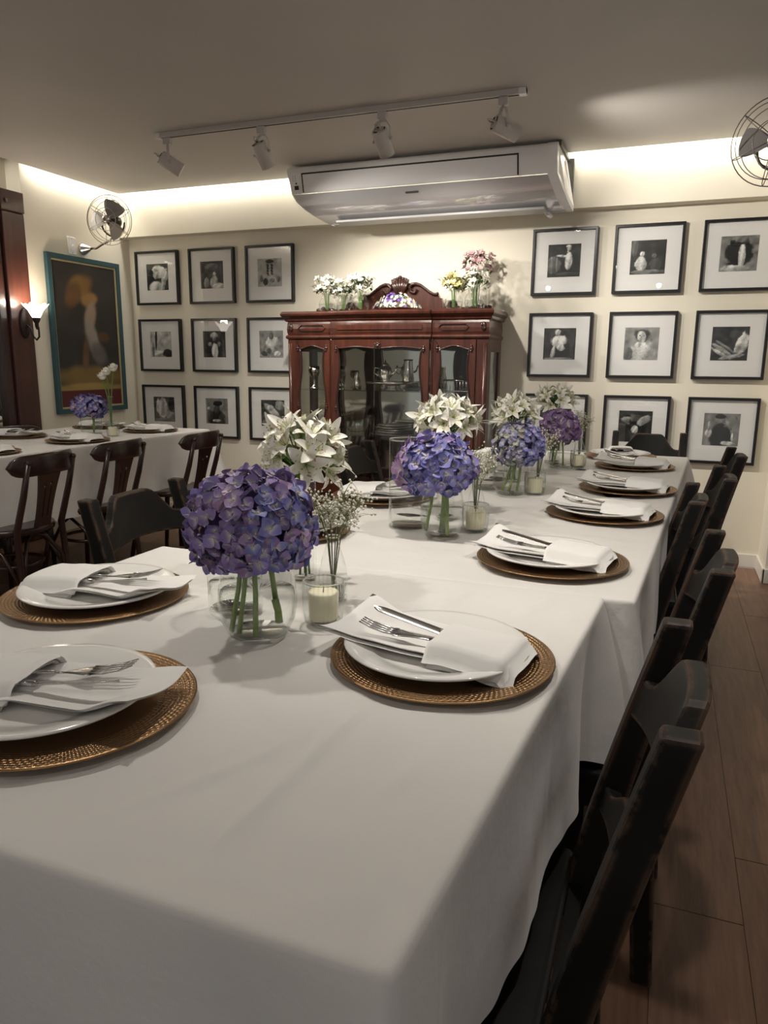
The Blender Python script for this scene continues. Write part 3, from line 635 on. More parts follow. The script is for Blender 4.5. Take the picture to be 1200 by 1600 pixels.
CR = [((-.36, .50), (-.33, .80), .0032, .0062), ((-.50, .47), (-.36, .72), .002, .006), ((-.72, 1.14), (-.96, 1.10), .0036, .0065), ((-.75, 1.20), (-1.02, 1.02), .0032, .0062),
      ((-.45, .74), (-.60, .88), .002, .01), ((-.22, 1.22), (-.17, 1.33), .0025, .008), ((-.36, 1.20), (-.32, 1.33), .0022, .007), ((-.72, .78), (-.86, .74), .003, .012), ((-.58, .66), (-.70, .80), .003, .010), ((-.25, .62), (-.20, .80), .0018, .008)]
make_cloth('tablecloth', 'white tablecloth hanging over the nearest table end, in the foreground', -1.112, -1.098, -.158, -.086, .428, 1.385, TZ, .275, .0066, CR, 0, .0042, (.0, .06, (.26, 1, -.25), .3))
CR2 = [((-.9, 1.75), (-.55, 1.62), .004, .011), ((-.30, 1.90), (.0, 1.86), .002, .012), ((-.95, 2.30), (-.60, 2.10), .003, .012), ((-.35, 2.45), (.05, 2.42), .003, .012), ((-.6, 2.9), (.05, 2.86), .004, .015), ((-.2, 2.0), (-.5, 2.2), .003, .012), ((-.55, 3.05), (.08, 3.0), .003, .015)]
make_cloth('tablecloth', 'white tablecloth covering the far length of the long table', -1.02, -.87, -.030, .120, 1.40, 3.80, TZ - .002, .265, .02, CR2, 5, .0055, (.2, .26, .42, .3))
make_cloth('tablecloth', 'white tablecloth on the table by the left wall', -3.67, -3.67, -2.835, -2.775, 1.88, 4.02, TZ, .345, .025, [((-2.9, 3.0), (-3.3, 3.3), .004, .015)], 9, .004, (.35, .35, .35, .35))

# ------------------------------------------------------------------ chairs
def make_black_chair(label, loc, rz, group):
    c = thing('dining_chair', label, 'chair', loc, rz, group)      # backrest towards +y
    xw = .168
    def rake(z): return .185 + (.10 * ((z - .43) / .43) ** 1.15 if z > .43 else .03 * ((.43 - z) / .43))
    for s_ in (-1, 1):
        mb = MB(); zs = [0, .2, .43, .58, .72, .862]
        def post(u, v):
            k = v * (len(zs) - 1); i_ = min(int(k), len(zs) - 2); z = zs[i_] + (zs[i_ + 1] - zs[i_]) * (k - i_); wd, dp = .036 - .006 * abs(z - .43), .050 - .010 * abs(z - .43) / .43
            q = int(round(u * 4)) % 4; return Vector((s_ * xw + (-1, 1, 1, -1)[q] * wd / 2, rake(z) + (-1, -1, 1, 1)[q] * dp / 2, z))
        mb.grid(post, 4, 16, False, 0, True); n_ = len(mb.v); mb.f += [(3, 2, 1, 0), (n_ - 4, n_ - 3, n_ - 2, n_ - 1)]; mb.sm += [False] * 2; mb.mi += [0] * 2
        mb.v = [(a, b, z_) for a, b, z_ in mb.v]
        mb.build('back_post', 'black_paint', c, bevel=.005)
        MB().bar((s_ * (xw + .005), -.17, 0), (s_ * (xw + .005), -.165, .43), .036, .036).build('front_leg', 'black_paint', c, bevel=.004)
        MB().bar((s_ * xw, -.16, .20), (s_ * xw, .20, .20), .022, .03).build('side_stretcher', 'black_wood', c, bevel=.003)
    def railfn(z0, edge, hump, th, bow):
        L = xw - .012; top = []
        for k in range(33):
            x = -L + 2 * L * k / 32; a = abs(x) / L; top.append((x, edge + (hump - edge) * sm((.86 - a) / .50)))
        bot = [(x, z0 + .012 * (1 - (x / L) ** 2)) for x, _ in top]
        mb = MB()
        def pt_(x, z, t_): return Vector((x, rake(z) + bow * (1 - (x / L) ** 2) + t_ - .004, z))
        o = []
        for t_ in (-th / 2, th / 2):
            for kk in range(5): o += [pt_(x, bz + (tz - bz) * kk / 4, t_) for (x, bz), (_, tz) in zip(bot, top)]
        n_ = 33; fs = []
        for s_ in (0, 1):
            for kk in range(4):
                for k in range(32):
                    a = (s_ * 5 + kk) * n_ + k; q = (a, a + 1, a + n_ + 1, a + n_); fs.append(q if s_ == 0 else q[::-1])
        for k in range(32):
            fs.append((4 * n_ + k, 4 * n_ + k + 1, 9 * n_ + k + 1, 9 * n_ + k)); fs.append((k + 1, k, 5 * n_ + k, 5 * n_ + k + 1))
        for e in (0, 32): fs += [(kk * n_ + e, (kk + 1) * n_ + e, (kk + 6) * n_ + e, (kk + 5) * n_ + e) for kk in range(4)]
        mb._a(o, fs, False); return mb
    railfn(.715, .775, .850, .026, .030).build('top_rail', 'black_paint', c, bevel=.004)
    railfn(.560, .600, .640, .020, .024).build('middle_rail', 'black_paint', c, bevel=.003)
    mb = MB(); mb.box(-.20, .20, -.20, .165, .425, .452); mb.build('seat', 'black_wood', c, bevel=.010, seg=3)
    MB().box(-.165, .165, -.175, -.155, .36, .425).box(-.165, .165, .165, .185, .36, .425).box(-.175, -.155, -.155, .165, .36, .425).box(.155, .175, -.155, .165, .36, .425).build('apron', 'black_wood', c)
    MB().bar((-xw, -.165, .16), (xw, -.165, .16), .022, .03, (0, 0, 1)).build('front_stretcher', 'black_wood', c, bevel=.003)
    return c
def chair_copy(src, label, loc, rz):
    o = copy_tree(src); o['label'] = label; o.location = loc; o.rotation_euler = (0, 0, rz); return o
GC = 'black chairs around the long table'
BACK = .285                     # distance from chair origin to the top of its back
ch = make_black_chair('worn black wooden chair nearest the camera, on the right side', (.033 - BACK + .008, .872, 0), -PI / 2, GC)
for lab, tx, ty, rz in [('second worn black chair from the camera on the right side', .120, 1.515, -.02), ('third black chair on the right, pushed in closest to the cloth', .098, 2.19, 0.0),
                        ('fourth black chair on the right, its tall back against the wall', .205, 2.64, 0.03), ('fifth black chair on the right, furthest from the camera', .292, 3.31, .04)]:
    chair_copy(ch, lab, (tx - BACK, ty, 0), -PI / 2 + rz)
chair_copy(ch, 'black chair facing the camera at the far end of the long table', (-.068, 4.10 - BACK, 0), 0)
o = chair_copy(ch, 'dark chair on the left side of the long table, in front of the bistro chairs', (-1.36 + BACK, 1.620, 0), PI / 2 + .03); o.scale = (1.12, 1, 1)
chair_copy(ch, 'black chair on the left of the long table, seen beside the white lilies', (-1.25 + BACK, 2.90, 0), PI / 2)

def make_bistro(label, loc, rz, group):
    c = thing('bistro_chair', label, 'chair', loc, rz, group)
    def rake(z): return .175 + .09 * max(0, (z - .45) / .35)
    RW, ZT = .205, .80
    def bow(x): return .035 - .075 * (abs(x) / RW) ** 2.2
    for s_ in (-1, 1):
        mb = MB(); mb.tube([(s_ * .155, .205, 0), (s_ * .15, .185, .25), (s_ * .145, rake(.45), .45), (s_ * .145, rake(.62) + .012, .62), (s_ * .145, rake(.755) + bow(.145) + .016, .765)], [.013, .015, .016, .015, .012], 10); mb.ball((s_ * .145, rake(.765) + bow(.145) + .016, .768), .013); mb.build('back_post', 'bistro', c)
        MB().tube([(s_ * .18, -.19, 0), (s_ * .15, -.15, .25), (s_ * .14, -.13, .44)], [.012, .015, .017], 10).build('front_leg', 'bistro', c)
        MB().tube([(s_ * .15, .185, .18), (s_ * .12, .182, .30), (s_ * .06, .15, .395), (0, .12, .42)], .0095, 8).build('brace', 'bistro', c)
        MB().tube([(s_ * .155, .18, .20), (s_ * .15, .09, .34), (s_ * .145, .0, .40), (s_ * .145, -.06, .36), (s_ * .15, -.14, .22)], .0085, 8).build('side_brace', 'bistro', c)
    def rail(u, v):
        q = u * 2 * PI; x = (v - .5) * 2 * RW; a = abs(x) / RW; hh = .048 * (1 if a < .72 else math.sqrt(max(.0004, 1 - ((a - .72) / .28) ** 2))); zc = .748 + .010 * (1 - a * a)
        return Vector((x, rake(zc) + bow(x) + .010 * math.cos(q), zc + hh * math.copysign(min(1, abs(math.sin(q)) ** .5), math.sin(q))))
    MB().grid(rail, 14, 33, True, 0, True).build('top_rail', 'bistro', c)
    def half(z): k = max(0., min(1., (z - .455) / .255)); return .040 + .030 * k ** 1.8 + .010 * (1 - k) ** 2
    def slot(z, zt): k = (z - .50) / (zt - .50); return 0.0001 if k < 0 or k > 1.0 else .0028 + .006 * math.exp(-((k - .93) / .05) ** 2)
    zs = [.455 + .255 * k / 36 for k in range(37)]
    for k in range(3):
        def ed(z, i_):
            h = half(z); cx = [-h, -h * .33, h * .33, h]
            if i_ in (1, 2): s_ = slot(z, .665 if i_ == 1 else .655); return cx[i_] - s_, cx[i_] + s_
            return cx[i_], cx[i_]
        mb = MB(); vs_ = []
        for z in zs:
            a, b = ed(z, k)[1], ed(z, k + 1)[0]; yb = rake(z) + .012
            vs_ += [(a, yb - .005, z), (b, yb - .005, z), (b, yb + .006, z), (a, yb + .006, z)]
        fs = [(4 * i_ + q, 4 * i_ + (q + 1) % 4, 4 * i_ + 4 + (q + 1) % 4, 4 * i_ + 4 + q) for i_ in range(36) for q in range(4)]
        mb._a(vs_, fs, False); mb.build('splat_strip', 'bistro', c)
    def seatp(r_, z): return (r_, z)
    MB().lathe([(.001, .452), (.16, .452), (.185, .458), (.198, .456), (.203, .445), (.198, .428), (.185, .424), (.001, .424)], 36).build('seat', 'bistro', c)
    MB().tube([(.135 * math.cos(2 * PI * k / 32), .135 * math.sin(2 * PI * k / 32), .27) for k in range(32)], .009, 8, True).build('leg_hoop', 'bistro', c)
    return c
GB = 'dark bentwood chairs at the table by the left wall'
b0 = make_bistro('nearest dark bentwood bistro chair at the left table, with a slotted splat', (-2.56 - .28, 2.475, 0), -PI / 2 + .10, GB)
for lab, x_, y_, rz in [('second bistro chair at the left table, behind the nearer one', -2.60 - .28, 3.03, -PI / 2 + .06), ('bistro chair at the far corner of the left table, below the photographs', -2.50 - .28, 3.62, -PI / 2 + .04),
                        ('bistro chair tucked between the left table and the painting', -3.74 + .24, 3.36, PI / 2), ('bistro chair tucked behind the left table beside the wooden post', -3.74 + .24, 2.72, PI / 2)]:
    chair_copy(b0, lab, (x_, y_, 0), rz)

# ------------------------------------------------------------------ place settings
charger_me = MB().lathe([(.0005, .0035), (.112, .0035), (.120, .0045), (.150, .0085), (.1640, .0105), (.1665, .0100), (.1665, .0085), (.162, .0065), (.115, .0005), (.0005, .0005)], 72).mesh('charger_plate', 'copper')
plate_me = MB().lathe([(.0005, .0065), (.080, .0065), (.090, .008), (.098, .0125), (.128, .0200), (.1375, .0215), (.1395, .0200), (.1375, .0175), (.100, .0075), (.092, .002), (.078, .0), (.074, .002), (.0005, .002)], 64).mesh('dinner_plate', 'porcelain')
def slab(mb, fn, nu, nv, th=.004):
    top = [[fn(i_ / (nu - 1), j / (nv - 1)) for i_ in range(nu)] for j in range(nv)]
    vs_ = []; 
    for lay in (0, 1):
        for j in range(nv):
            for i_ in range(nu):
                e = min(i_, nu - 1 - i_, j, nv - 1 - j); k = th * (.5 if e == 0 else 1.0); p = Vector(top[j][i_]); p.z += (k - th) if lay == 0 else -k; vs_.append(p)
    fs = []; n_ = nu * nv
    for j in range(nv - 1):
        for i_ in range(nu - 1):
            a = j * nu + i_; fs.append((a, a + 1, a + nu + 1, a + nu)); fs.append((n_ + a, n_ + a + nu, n_ + a + nu + 1, n_ + a + 1))
    lp = list(range(nu)) + [j * nu + nu - 1 for j in range(1, nv)] + [(nv - 1) * nu + k for k in range(nu - 2, -1, -1)] + [j * nu for j in range(nv - 2, 0, -1)]
    for k in range(len(lp)): a, b = lp[k], lp[(k + 1) % len(lp)]; fs.append((a, n_ + a, n_ + b, b))
    mb._a(vs_, fs, True)
def napkin_mesh(seed):
    mb = MB(); o = seed * 3.7
    def base(u, v):                       # lower layer, from the table side (-x) to the diner (+x)
        x = -.172 + .285 * u; y = (v - .5) * 2; wdt = .056 + .014 * (1 - u) ** 2
        lift = .022 * sm((-.10 - x) / .07)
        z = .030 + lift * (.35 + .65 * sm((y + .6) / 1.2)) + .012 * y * y * (1 - sm((x + .01) / .06)) + .004 * N1(u * 4 + o, v * 3)
        return Vector((x + .020 * (v - .5) * (1 - u) + .006 * N2(v * 5, o), y * wdt + .018 * (1 - u) ** 2, z))
    slab(mb, base, 30, 16, .005)
    def low(u, v):                        # second layer under it, slightly offset
        p = base(u, v); return Vector((p.x + .006, p.y - .006, p.z - .006 - .0015 * (1 - u)))
    slab(mb, low, 24, 12, .003)
    def pocket(u, v):
        x = .000 + .125 * u; y = (v - .5) * 2; wdt = .062 + .004 * u
        z = .050 + .006 * math.cos(y * 1.4) - .020 * sm((abs(y) - .72) / .28) - .006 * u + .004 * N1(u * 4 + o, v * 4 + 9) - .012 * sm((u - .90) / .1)
        return Vector((x + .008 * (v - .5) + .004 * N2(v * 6, o + 3), y * wdt - .004, z))
    slab(mb, pocket, 20, 22, .006)
    def pocket2(u, v): p = pocket(u, v); return Vector((p.x + .007, p.y + .001, p.z - .008))
    slab(mb, pocket2, 16, 16, .004)
    return mb.mesh('napkin', 'napkin')
napkins = [napkin_mesh(k) for k in range(4)]
mb = MB()      # fork, tines towards -x
def fz(x): return .041 + .006 * math.sin((x + .09) / .06 * PI) * (1 if x < -.03 else 0) - .0 * x
for q in (-1.5, -.5, .5, 1.5):
    mb.tube([(-.108, q * .0070, .0590), (-.090, q * .0072, .0525), (-.068, q * .0072, .0475), (-.050, q * .0068, .0465)], [.0011, .0016, .0019, .0021], 6)
def pal(u, v):
    x = -.053 + .060 * v; w_ = .0122 * (1 - sm(v / .75)) + .0030; a = u * 2 * PI; return Vector((x, w_ * math.cos(a), .0455 - .004 * sm(v) + .0014 * math.sin(a)))
mb.grid(pal, 10, 12, True, 0, True); mb.tube([(.0, 0, .0425), (.05, 0, .041), (.085, 0, .041)], [.0028, .0032, .0045], 8)
fork_me = mb.mesh('fork', 'steel')
mb = MB()
def kn(u, v):
    x = -.125 + .120 * v; w_ = .0095 * math.sqrt(min(1, v / .14 + .002)) ; a = u * 2 * PI; return Vector((x, w_ * (math.cos(a) * .5 + .5) * 1.7 - w_ * .8, .060 - .018 * v + .0011 * math.sin(a) + .002 * math.cos(a)))
mb.grid(kn, 10, 16, True, 0, True); mb.tube([(-.006, .0, .0425), (.03, 0, .041), (.085, 0, .041)], [.0045, .005, .0055], 8)
knife_me = mb.mesh('table_knife', 'steel')
def one(name, me, label, cat, loc, rz, group, rot=None):
    o = bpy.data.objects.new(name, me); COL.objects.link(o); o.location = loc; o.rotation_euler = rot or (0, 0, rz); return tag(o, label, cat, group)
def setting(cx, cy, rz, where, k, off=(0, 0), nrz=0.):
    z = TZ + .0035; c, s_ = math.cos(rz + nrz), math.sin(rz + nrz)
    one('charger_plate', charger_me, 'round hammered copper charger at the ' + where, 'charger plate', (cx, cy, z), rz, 'copper chargers')
    px_, py_ = cx + off[0], cy + off[1]; zp = z + .0042
    one('dinner_plate', plate_me, 'white dinner plate at the ' + where, 'plate', (px_, py_, zp), rz, 'white dinner plates')
    zn = zp - .013
    def loc(a, b): return (px_ + a * c - b * s_, py_ + a * s_ + b * c, zn)
    one('napkin', napkins[k % 4], 'folded white napkin pocket at the ' + where, 'napkin', loc(.01, -.004), rz + nrz, 'folded white napkins')
    one('fork', fork_me, 'steel fork tucked in the napkin at the ' + where, 'fork', loc(-.004, -.020), rz + nrz + .10, 'forks')
    one('table_knife', knife_me, 'steel knife tucked in the napkin at the ' + where, 'knife', loc(.005, .016), rz + nrz - .08, 'table knives')
setting(-.283, .985, 0, 'nearest place on the right side', 0, (-.010, .006), -.10)
setting(-.211, 1.605, 0, 'second place on the right side', 1, (-.008, .004), -.12)
setting(-.143, 2.185, 0, 'third place on the right side', 2, (-.006, .004), -.10)
setting(-.102, 2.680, 0, 'fourth place on the right side', 3, (-.006, .002), -.08)
setting(-.105, 3.300, 0, 'fifth place on the right side', 0, (0, .003), -.05)
setting(-.185, 3.640, PI / 2, 'far end place before the lone chair', 1, (0, 0), .1)
setting(-.688, .655, PI, 'nearest place on the left side', 2, (-.030, .000), .22)
setting(-.965, 1.02, PI, 'second place on the left side', 3, (.0, .006), .12)
setting(-.900, 1.64, PI, 'left-side place hidden behind the big purple hydrangea', 0)
setting(-.842, 2.19, PI, 'left-side place beside the tall clear cylinder', 1, (0, 0), .05)
setting(-.810, 2.66, PI, 'left-side place behind the tall clear cylinder', 2)
for cx, cy, rz, wh, k in [(-2.985, 3.10, 0, 'left table, near edge in the middle', 1), (-3.01, 3.74, 0, 'left table, near edge at the far corner', 2), (-2.99, 2.50, 0, 'left table, at the left picture edge', 3), (-3.46, 3.12, PI, 'left table, wall side by the wooden post', 0), (-3.47, 3.80, PI, 'left table, wall side by the painting', 1)]:
    setting(cx, cy, rz, wh, k, (0, 0), .08 * (k - 1))

# ------------------------------------------------------------------ glassware
def shell(prof, th=.003): return prof + [(max(.0005, r_ - th), z + (th if k == 0 else 0)) for k, (r_, z) in list(enumerate(prof))[::-1]]
def vessel(name, label, cat, loc, prof, group, water=None, n=40, rib=0, ramp=0., base=.006):
    t_ = thing(name, label, cat, loc, 0, group)
    MB().lathe([(.0005, .0005)] + prof, n, None, 0, False, rib, ramp).build('glass_wall', 'glass', t_)
    r_top, zt = prof[-1]
    MB().tube([(r_top * math.cos(2 * PI * k / n), r_top * math.sin(2 * PI * k / n), zt) for k in range(n)], .0016, 8, True).build('rim', 'thick_glass', t_)
    MB().lathe([(.0005, .001), (prof[0][0] * .97, .001), (prof[1][0] * .965, base * .8), (prof[1][0] * .93, base + .001), (.0005, base - .001)], n).build('glass_foot', 'pane', t_)
    if water:
        wp = [(r_ - .003, z) for r_, z in prof if z < water and z > base]; za, zb = None, None
        for (ra, z0), (rb, z1) in zip(prof[:-1], prof[1:]):
            if z0 <= water <= z1: wr_ = ra + (rb - ra) * (water - z0) / max(1e-6, z1 - z0) - .003
        MB().lathe([(.0005, base + .001), (max(.002, prof[0][0] - .004), base + .001)] + wp + [(wr_, water), (.0005, water)], n).build('water', 'water', t_)
    return t_
bulb = [(.040, 0), (.050, .008), (.060, .030), (.0635, .055), (.062, .080), (.057, .105), (.0525, .125), (.051, .132)]
BUD = [(.0265, 0), (.0275, .004), (.0275, .03), (.026, .055), (.020, .080), (.0135, .100), (.0105, .112), (.0125, .121)]
cyl = lambda R, h: [(R * .96, 0), (R, .006), (R, h * .5), (R, h)]
GV = 'round hydrangea vases'
V1 = (-.588, .969); V2 = (-.506, 1.736); V3 = (-.466, 2.409)
vessel('glass_vase', 'round glass vase under the big purple hydrangea, nearest the camera', 'vase', (*V1, TZ + .004), bulb, GV, .075)
bs = [(r_ * .90, z * .92) for r_, z in bulb]
vessel('glass_vase', 'round glass vase under the violet-blue hydrangea', 'vase', (*V2, TZ + .004), bs, GV, .075)
vessel('glass_vase', 'round glass vase under the pale blue and green hydrangea', 'vase', (*V3, TZ + .004), [(r_ * .95, z * .92) for r_, z in bulb], GV, .078)
vessel('ribbed_vase', 'square-looking ribbed glass vase at the far end, under the plum flower', 'vase', (-.400, 3.16, TZ + .004), [(.052, 0), (.056, .006), (.056, .06), (.056, .114)], None, .06, 96, 24, .018)
GT = 'tall clear cylinders'
for (x_, y_, R_, lb) in [(-.685, 1.055, .048, 'tall clear cylinder half hidden behind the big purple hydrangea'), (-.626, 1.820, .054, 'tall clear cylinder just left of the violet-blue hydrangea'), (-.562, 2.508, .054, 'tall clear cylinder holding white petals, behind the pale blue hydrangea')]:
    vessel('cylinder_vase', lb, 'vase', (x_, y_, TZ + .003), cyl(R_, .236), GT, .055)
GL = 'slim lily vases'
LV = [(-.659, 1.272, .0235, .205, 'slim clear vase holding the nearest white lilies'), (-.565, 1.965, .026, .20, 'slim clear vase behind the violet-blue hydrangea'), (-.517, 2.699, .028, .17, 'slim clear vase holding the third bunch of white lilies'), (-.458, 3.306, .036, .19, 'clear vase with pale flowers furthest down the table')]
for x_, y_, R_, h_, lb in LV: vessel('lily_vase', lb, 'vase', (x_, y_, TZ + .003), cyl(R_, h_), GL, h_ * .55, 28)
GBV = "small bottle vases of baby's breath"
BV = [(-.552, 1.178, 'small glass bottle beside the near ribbed votive'), (-.461, 1.905, 'small glass bottle behind the second ribbed votive'), (-.400, 2.545, 'small glass bottle behind the third ribbed votive'), (-.338, 3.285, 'small glass bottle at the far end of the table')]
for x_, y_, lb in BV: vessel('bottle_vase', lb, 'bottle', (x_, y_, TZ + .003), BUD, GBV, .03, 40, 10, .02)
votp = [(.0275, 0), (.031, .004), (.0345, .025), (.0352, .05), (.0335, .074)]
def votive(label, x_, y_, z_=TZ + .003, s_=1.0):
    p = [(r_ * s_, z * s_) for r_, z in votp]; t_ = vessel('votive_holder', label, 'candle holder', (x_, y_, z_), p, 'ribbed glass votives', None, 112, 28, .014)
    cdl = thing('votive_candle', 'cream candle inside the ' + label, 'candle', (x_, y_, z_ + .0075 * s_), 0, 'cream candles')
    MB().lathe([(.0005, 0), (.0235 * s_, 0), (.0245 * s_, .002), (.0262 * s_, .046 * s_), (.024 * s_, .0485 * s_), (.006 * s_, .0465 * s_), (.0005, .046 * s_)], 28).build('wax', 'wax', cdl)
    MB().tube([(0, 0, .046 * s_), (.001, 0, .056 * s_)], .0009, 6).build('wick', 'slot', cdl)
    mb = MB()
    for k in range(28):
        q = 2 * PI * k / 28; mb.tube([((r_ + .0006) * math.cos(q), (r_ + .0006) * math.sin(q), z) for r_, z in p[1:]], .0013, 5)
    mb.build('ribs', 'glass', t_)
votive('ribbed glass votive nearest the camera, beside the purple hydrangea', -.515, 1.060)
votive('second ribbed votive, right of the violet-blue hydrangea', -.444, 1.834, s_=.98)
votive('third ribbed votive, right of the pale blue hydrangea', -.393, 2.460, s_=1.0)
votive('fourth ribbed votive, by the ribbed vase at the far end', -.332, 3.200, s_=.95)
vessel('cube_vase', 'low clear glass vase under the hydrangea on the left table', 'vase', (-3.180, 3.418, TZ + .003), [(.058, 0), (.060, .005), (.060, .06), (.060, .098)], None, .045, 32)
vessel('bud_vase', 'tall slim bud vase with white carnations on the left table', 'vase', (-3.04, 3.43, TZ + .003), [(.024, 0), (.024, .01), (.013, .08), (.011, .16), (.017, .225)], None, .08, 24)
votive('glass votive beside the bud vase on the left table', -2.985, 3.375)

# ------------------------------------------------------------------ flowers
def petal_mb(mb, M, L, Wd, curl, nseg=5, nw=3, att=None, cup=.0):
    o = len(mb.v)
    for j in range(nseg + 1):
        v = j / nseg; w_ = Wd * math.sin(min(1, v * 1.0) ** .75 * PI * .93 + .10) ** .8 if v < 1 else Wd * .12
        for i_ in range(nw):
            u = i_ / (nw - 1) * 2 - 1; mb.v.append(tuple(M @ Vector((L * v, u * w_, curl * v * v * L + cup * L * v + .25 * w_ * u * u)))); att.append(v)
    for j in range(nseg):
        for i_ in range(nw - 1): a = o + j * nw + i_; mb.f.append((a, a + 1, a + nw + 1, a + nw)); mb.sm.append(True); mb.mi.append(0)
def floret(s_, matn, seed):
    rs = random.Random(seed); mb = MB(); att = []
    for k in range(4):
        M = Matrix.Rotation(k * PI / 2 + rs.uniform(-.2, .2), 4, 'Z') @ Matrix.Rotation(rs.uniform(-.75, .25), 4, 'Y') @ Matrix.Rotation(rs.uniform(-.35, .35), 4, 'X')
        petal_mb(mb, M, .0135 * s_ * rs.uniform(.8, 1.12), .0078 * s_, rs.uniform(-.55, .45), 4, 3, att, .1)
    n0 = len(mb.v); mb.octa((0, 0, .0018 * s_), .0019 * s_, 1); att += [0] * (len(mb.v) - n0); mb.att = att
    return mb.mesh('floret', [matn, 'eye'])
def hydrangea(label, c, rad, n, palettes, fs, stems, group, seed=0):
    rs = random.Random(seed); h = thing('hydrangea', label, 'flower', c, 0, group)
    me = {p: [floret(fs, p, 10 * i_ + q) for q in range(6)] for i_, p in enumerate(set(p for p, _ in palettes))}
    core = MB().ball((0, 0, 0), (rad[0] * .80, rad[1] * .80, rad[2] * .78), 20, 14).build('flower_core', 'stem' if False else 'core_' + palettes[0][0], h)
    ga = PI * (3 - math.sqrt(5))
    for k in range(n):
        z = 1 - 2 * (k + .5) / n; r_ = math.sqrt(1 - z * z); a = ga * k + rs.uniform(-.12, .12); d = Vector((r_ * math.cos(a), r_ * math.sin(a), z))
        if d.z < -.88: continue
        lump = 1 + .08 * N1(d.x * 3 + 9, d.y * 3 + d.z * 2 + 9) * 2.4 + rs.uniform(-.10, .07)
        p = Vector((d.x * rad[0], d.y * rad[1], d.z * rad[2])) * lump; nrm = Vector((d.x / rad[0], d.y / rad[1], d.z / rad[2])).normalized()
        nrm = (nrm + Vector((rs.uniform(-1, 1), rs.uniform(-1, 1), rs.uniform(-1, 1))) * .50).normalized()
        pal_ = palettes[0][0]
        for q, test in palettes[1:]:
            if test(d, rs): pal_ = q; break
        inst(rs.choice(me[pal_]), 'floret', h, frame_to(nrm, p) @ Matrix.Rotation(rs.uniform(0, PI), 4, 'Z') @ Matrix.Scale(rs.uniform(.85, 1.2), 4))
    for (x0, y0, z0, x1, y1, z1, w_) in stems:
        MB().tube([(x0, y0, z0), ((x0 + x1) / 2 + .002, (y0 + y1) / 2, (z0 + z1) / 2), (x1, y1, z1)], [w_, w_ * .95, w_ * 1.05], 8).build('stem', 'stem_pale', h)
    return h
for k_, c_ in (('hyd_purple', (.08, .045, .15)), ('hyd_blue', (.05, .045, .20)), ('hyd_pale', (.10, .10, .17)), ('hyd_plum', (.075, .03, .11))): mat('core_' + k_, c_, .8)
GH = 'hydrangea heads'
zb = -.184
hydrangea('big purple hydrangea head in the foreground', (V1[0] - .003, V1[1] - .004, TZ + .188), (.092, .088, .078), 300, [('hyd_purple', None), ('hyd_blue', lambda d, r_: d.x > .45 and d.y < .9 and r_.random() < .6), ('hyd_pink', lambda d, r_: r_.random() < .16)], 1.18,
          [(-.004, -.022, -.03, -.026, -.030, zb + .012, .0042), (.004, -.024, -.03, -.008, -.036, zb + .014, .0042), (.012, -.020, -.03, .022, -.036, zb + .012, .0044), (.022, .0, -.03, .034, .010, zb + .05, .0046), (.036, .002, -.12, .046, -.004, zb + .028, .0062)], GH, 1)
hydrangea('violet-blue hydrangea head with a mauve side, second along the table', (V2[0] - .022, V2[1], TZ + .186), (.092, .086, .071), 250, [('hyd_blue', None), ('hyd_pink', lambda d, r_: d.x < -.55 and r_.random() < .8), ('hyd_purple', lambda d, r_: r_.random() < .16)], 1.42,
          [(.0, .0, -.03, -.018, -.012, zb + .016, .004), (.03, .0, -.03, .044, -.03, zb + .014, .0042), (.02, .01, -.03, .014, .012, zb + .014, .004), (.02, .01, -.03, .022, .016, zb + .014, .004)], GH, 2)
hydrangea('pale blue hydrangea head flecked with green, third along the table', (V3[0] + .020, V3[1], TZ + .172), (.078, .076, .070), 240, [('hyd_pale', None), ('hyd_blue', lambda d, r_: d.x > .35)], 1.05,
          [(-.01, .0, -.03, -.045, -.012, zb + .030, .0045), (.0, .0, -.03, -.022, -.02, zb + .030, .0045), (.012, .0, -.03, .002, .0, zb + .030, .0045)], GH, 3)
hydrangea('dark plum hydrangea head at the far end of the long table', (-.410, 3.15, TZ + .176), (.064, .062, .058), 90, [('hyd_plum', None)], 2.1, [(0, 0, -.03, -.02, 0, -.165, .004), (.01, 0, -.03, .02, .01, -.165, .004)], GH, 4)
hydrangea('small violet hydrangea head on the left table', (-3.185, 3.418, TZ + .166), (.098, .090, .062), 130, [('hyd_blue', None), ('hyd_purple', lambda d, r_: r_.random() < .35)], 1.5, [(.02, 0, -.02, .03, -.01, -.150, .005), (.03, 0, -.02, .012, .01, -.150, .005)], GH, 5)

def petal_mesh(L, Wd, curl, cup):
    mb = MB(); att = []; petal_mb(mb, Matrix.Identity(4), L, Wd, curl, 7, 5, att, cup); mb.att = att; return mb.mesh('petal', 'lily')
PET = [petal_mesh(.050, .0105, -.55, 1.05), petal_mesh(.048, .0135, -.65, 1.05), petal_mesh(.046, .011, -.15, 1.2)]
def core_mesh():
    mb = MB(); att = []
    mb.lathe([(.0015, -.012), (.004, -.004), (.005, .006)], 8, None, 0)
    for k in range(5):
        a = 2 * PI * k / 5; mb.tube([(0, 0, 0), (.006 * math.cos(a), .006 * math.sin(a), .022), (.012 * math.cos(a), .012 * math.sin(a), .034)], .0006, 4); mb.octa((.012 * math.cos(a), .012 * math.sin(a), .035), .0018, 1)
    return mb.mesh('flower_centre', ['stem_pale', 'anther'])
CORE = core_mesh()
def leaf_mesh(L, Wd):
    mb = MB(); att = []; petal_mb(mb, Matrix.Identity(4), L, Wd, -.25, 7, 3, att, .3); return mb.mesh('leaf', 'leaf')
LEAF = [leaf_mesh(.075, .011), leaf_mesh(.055, .008)]
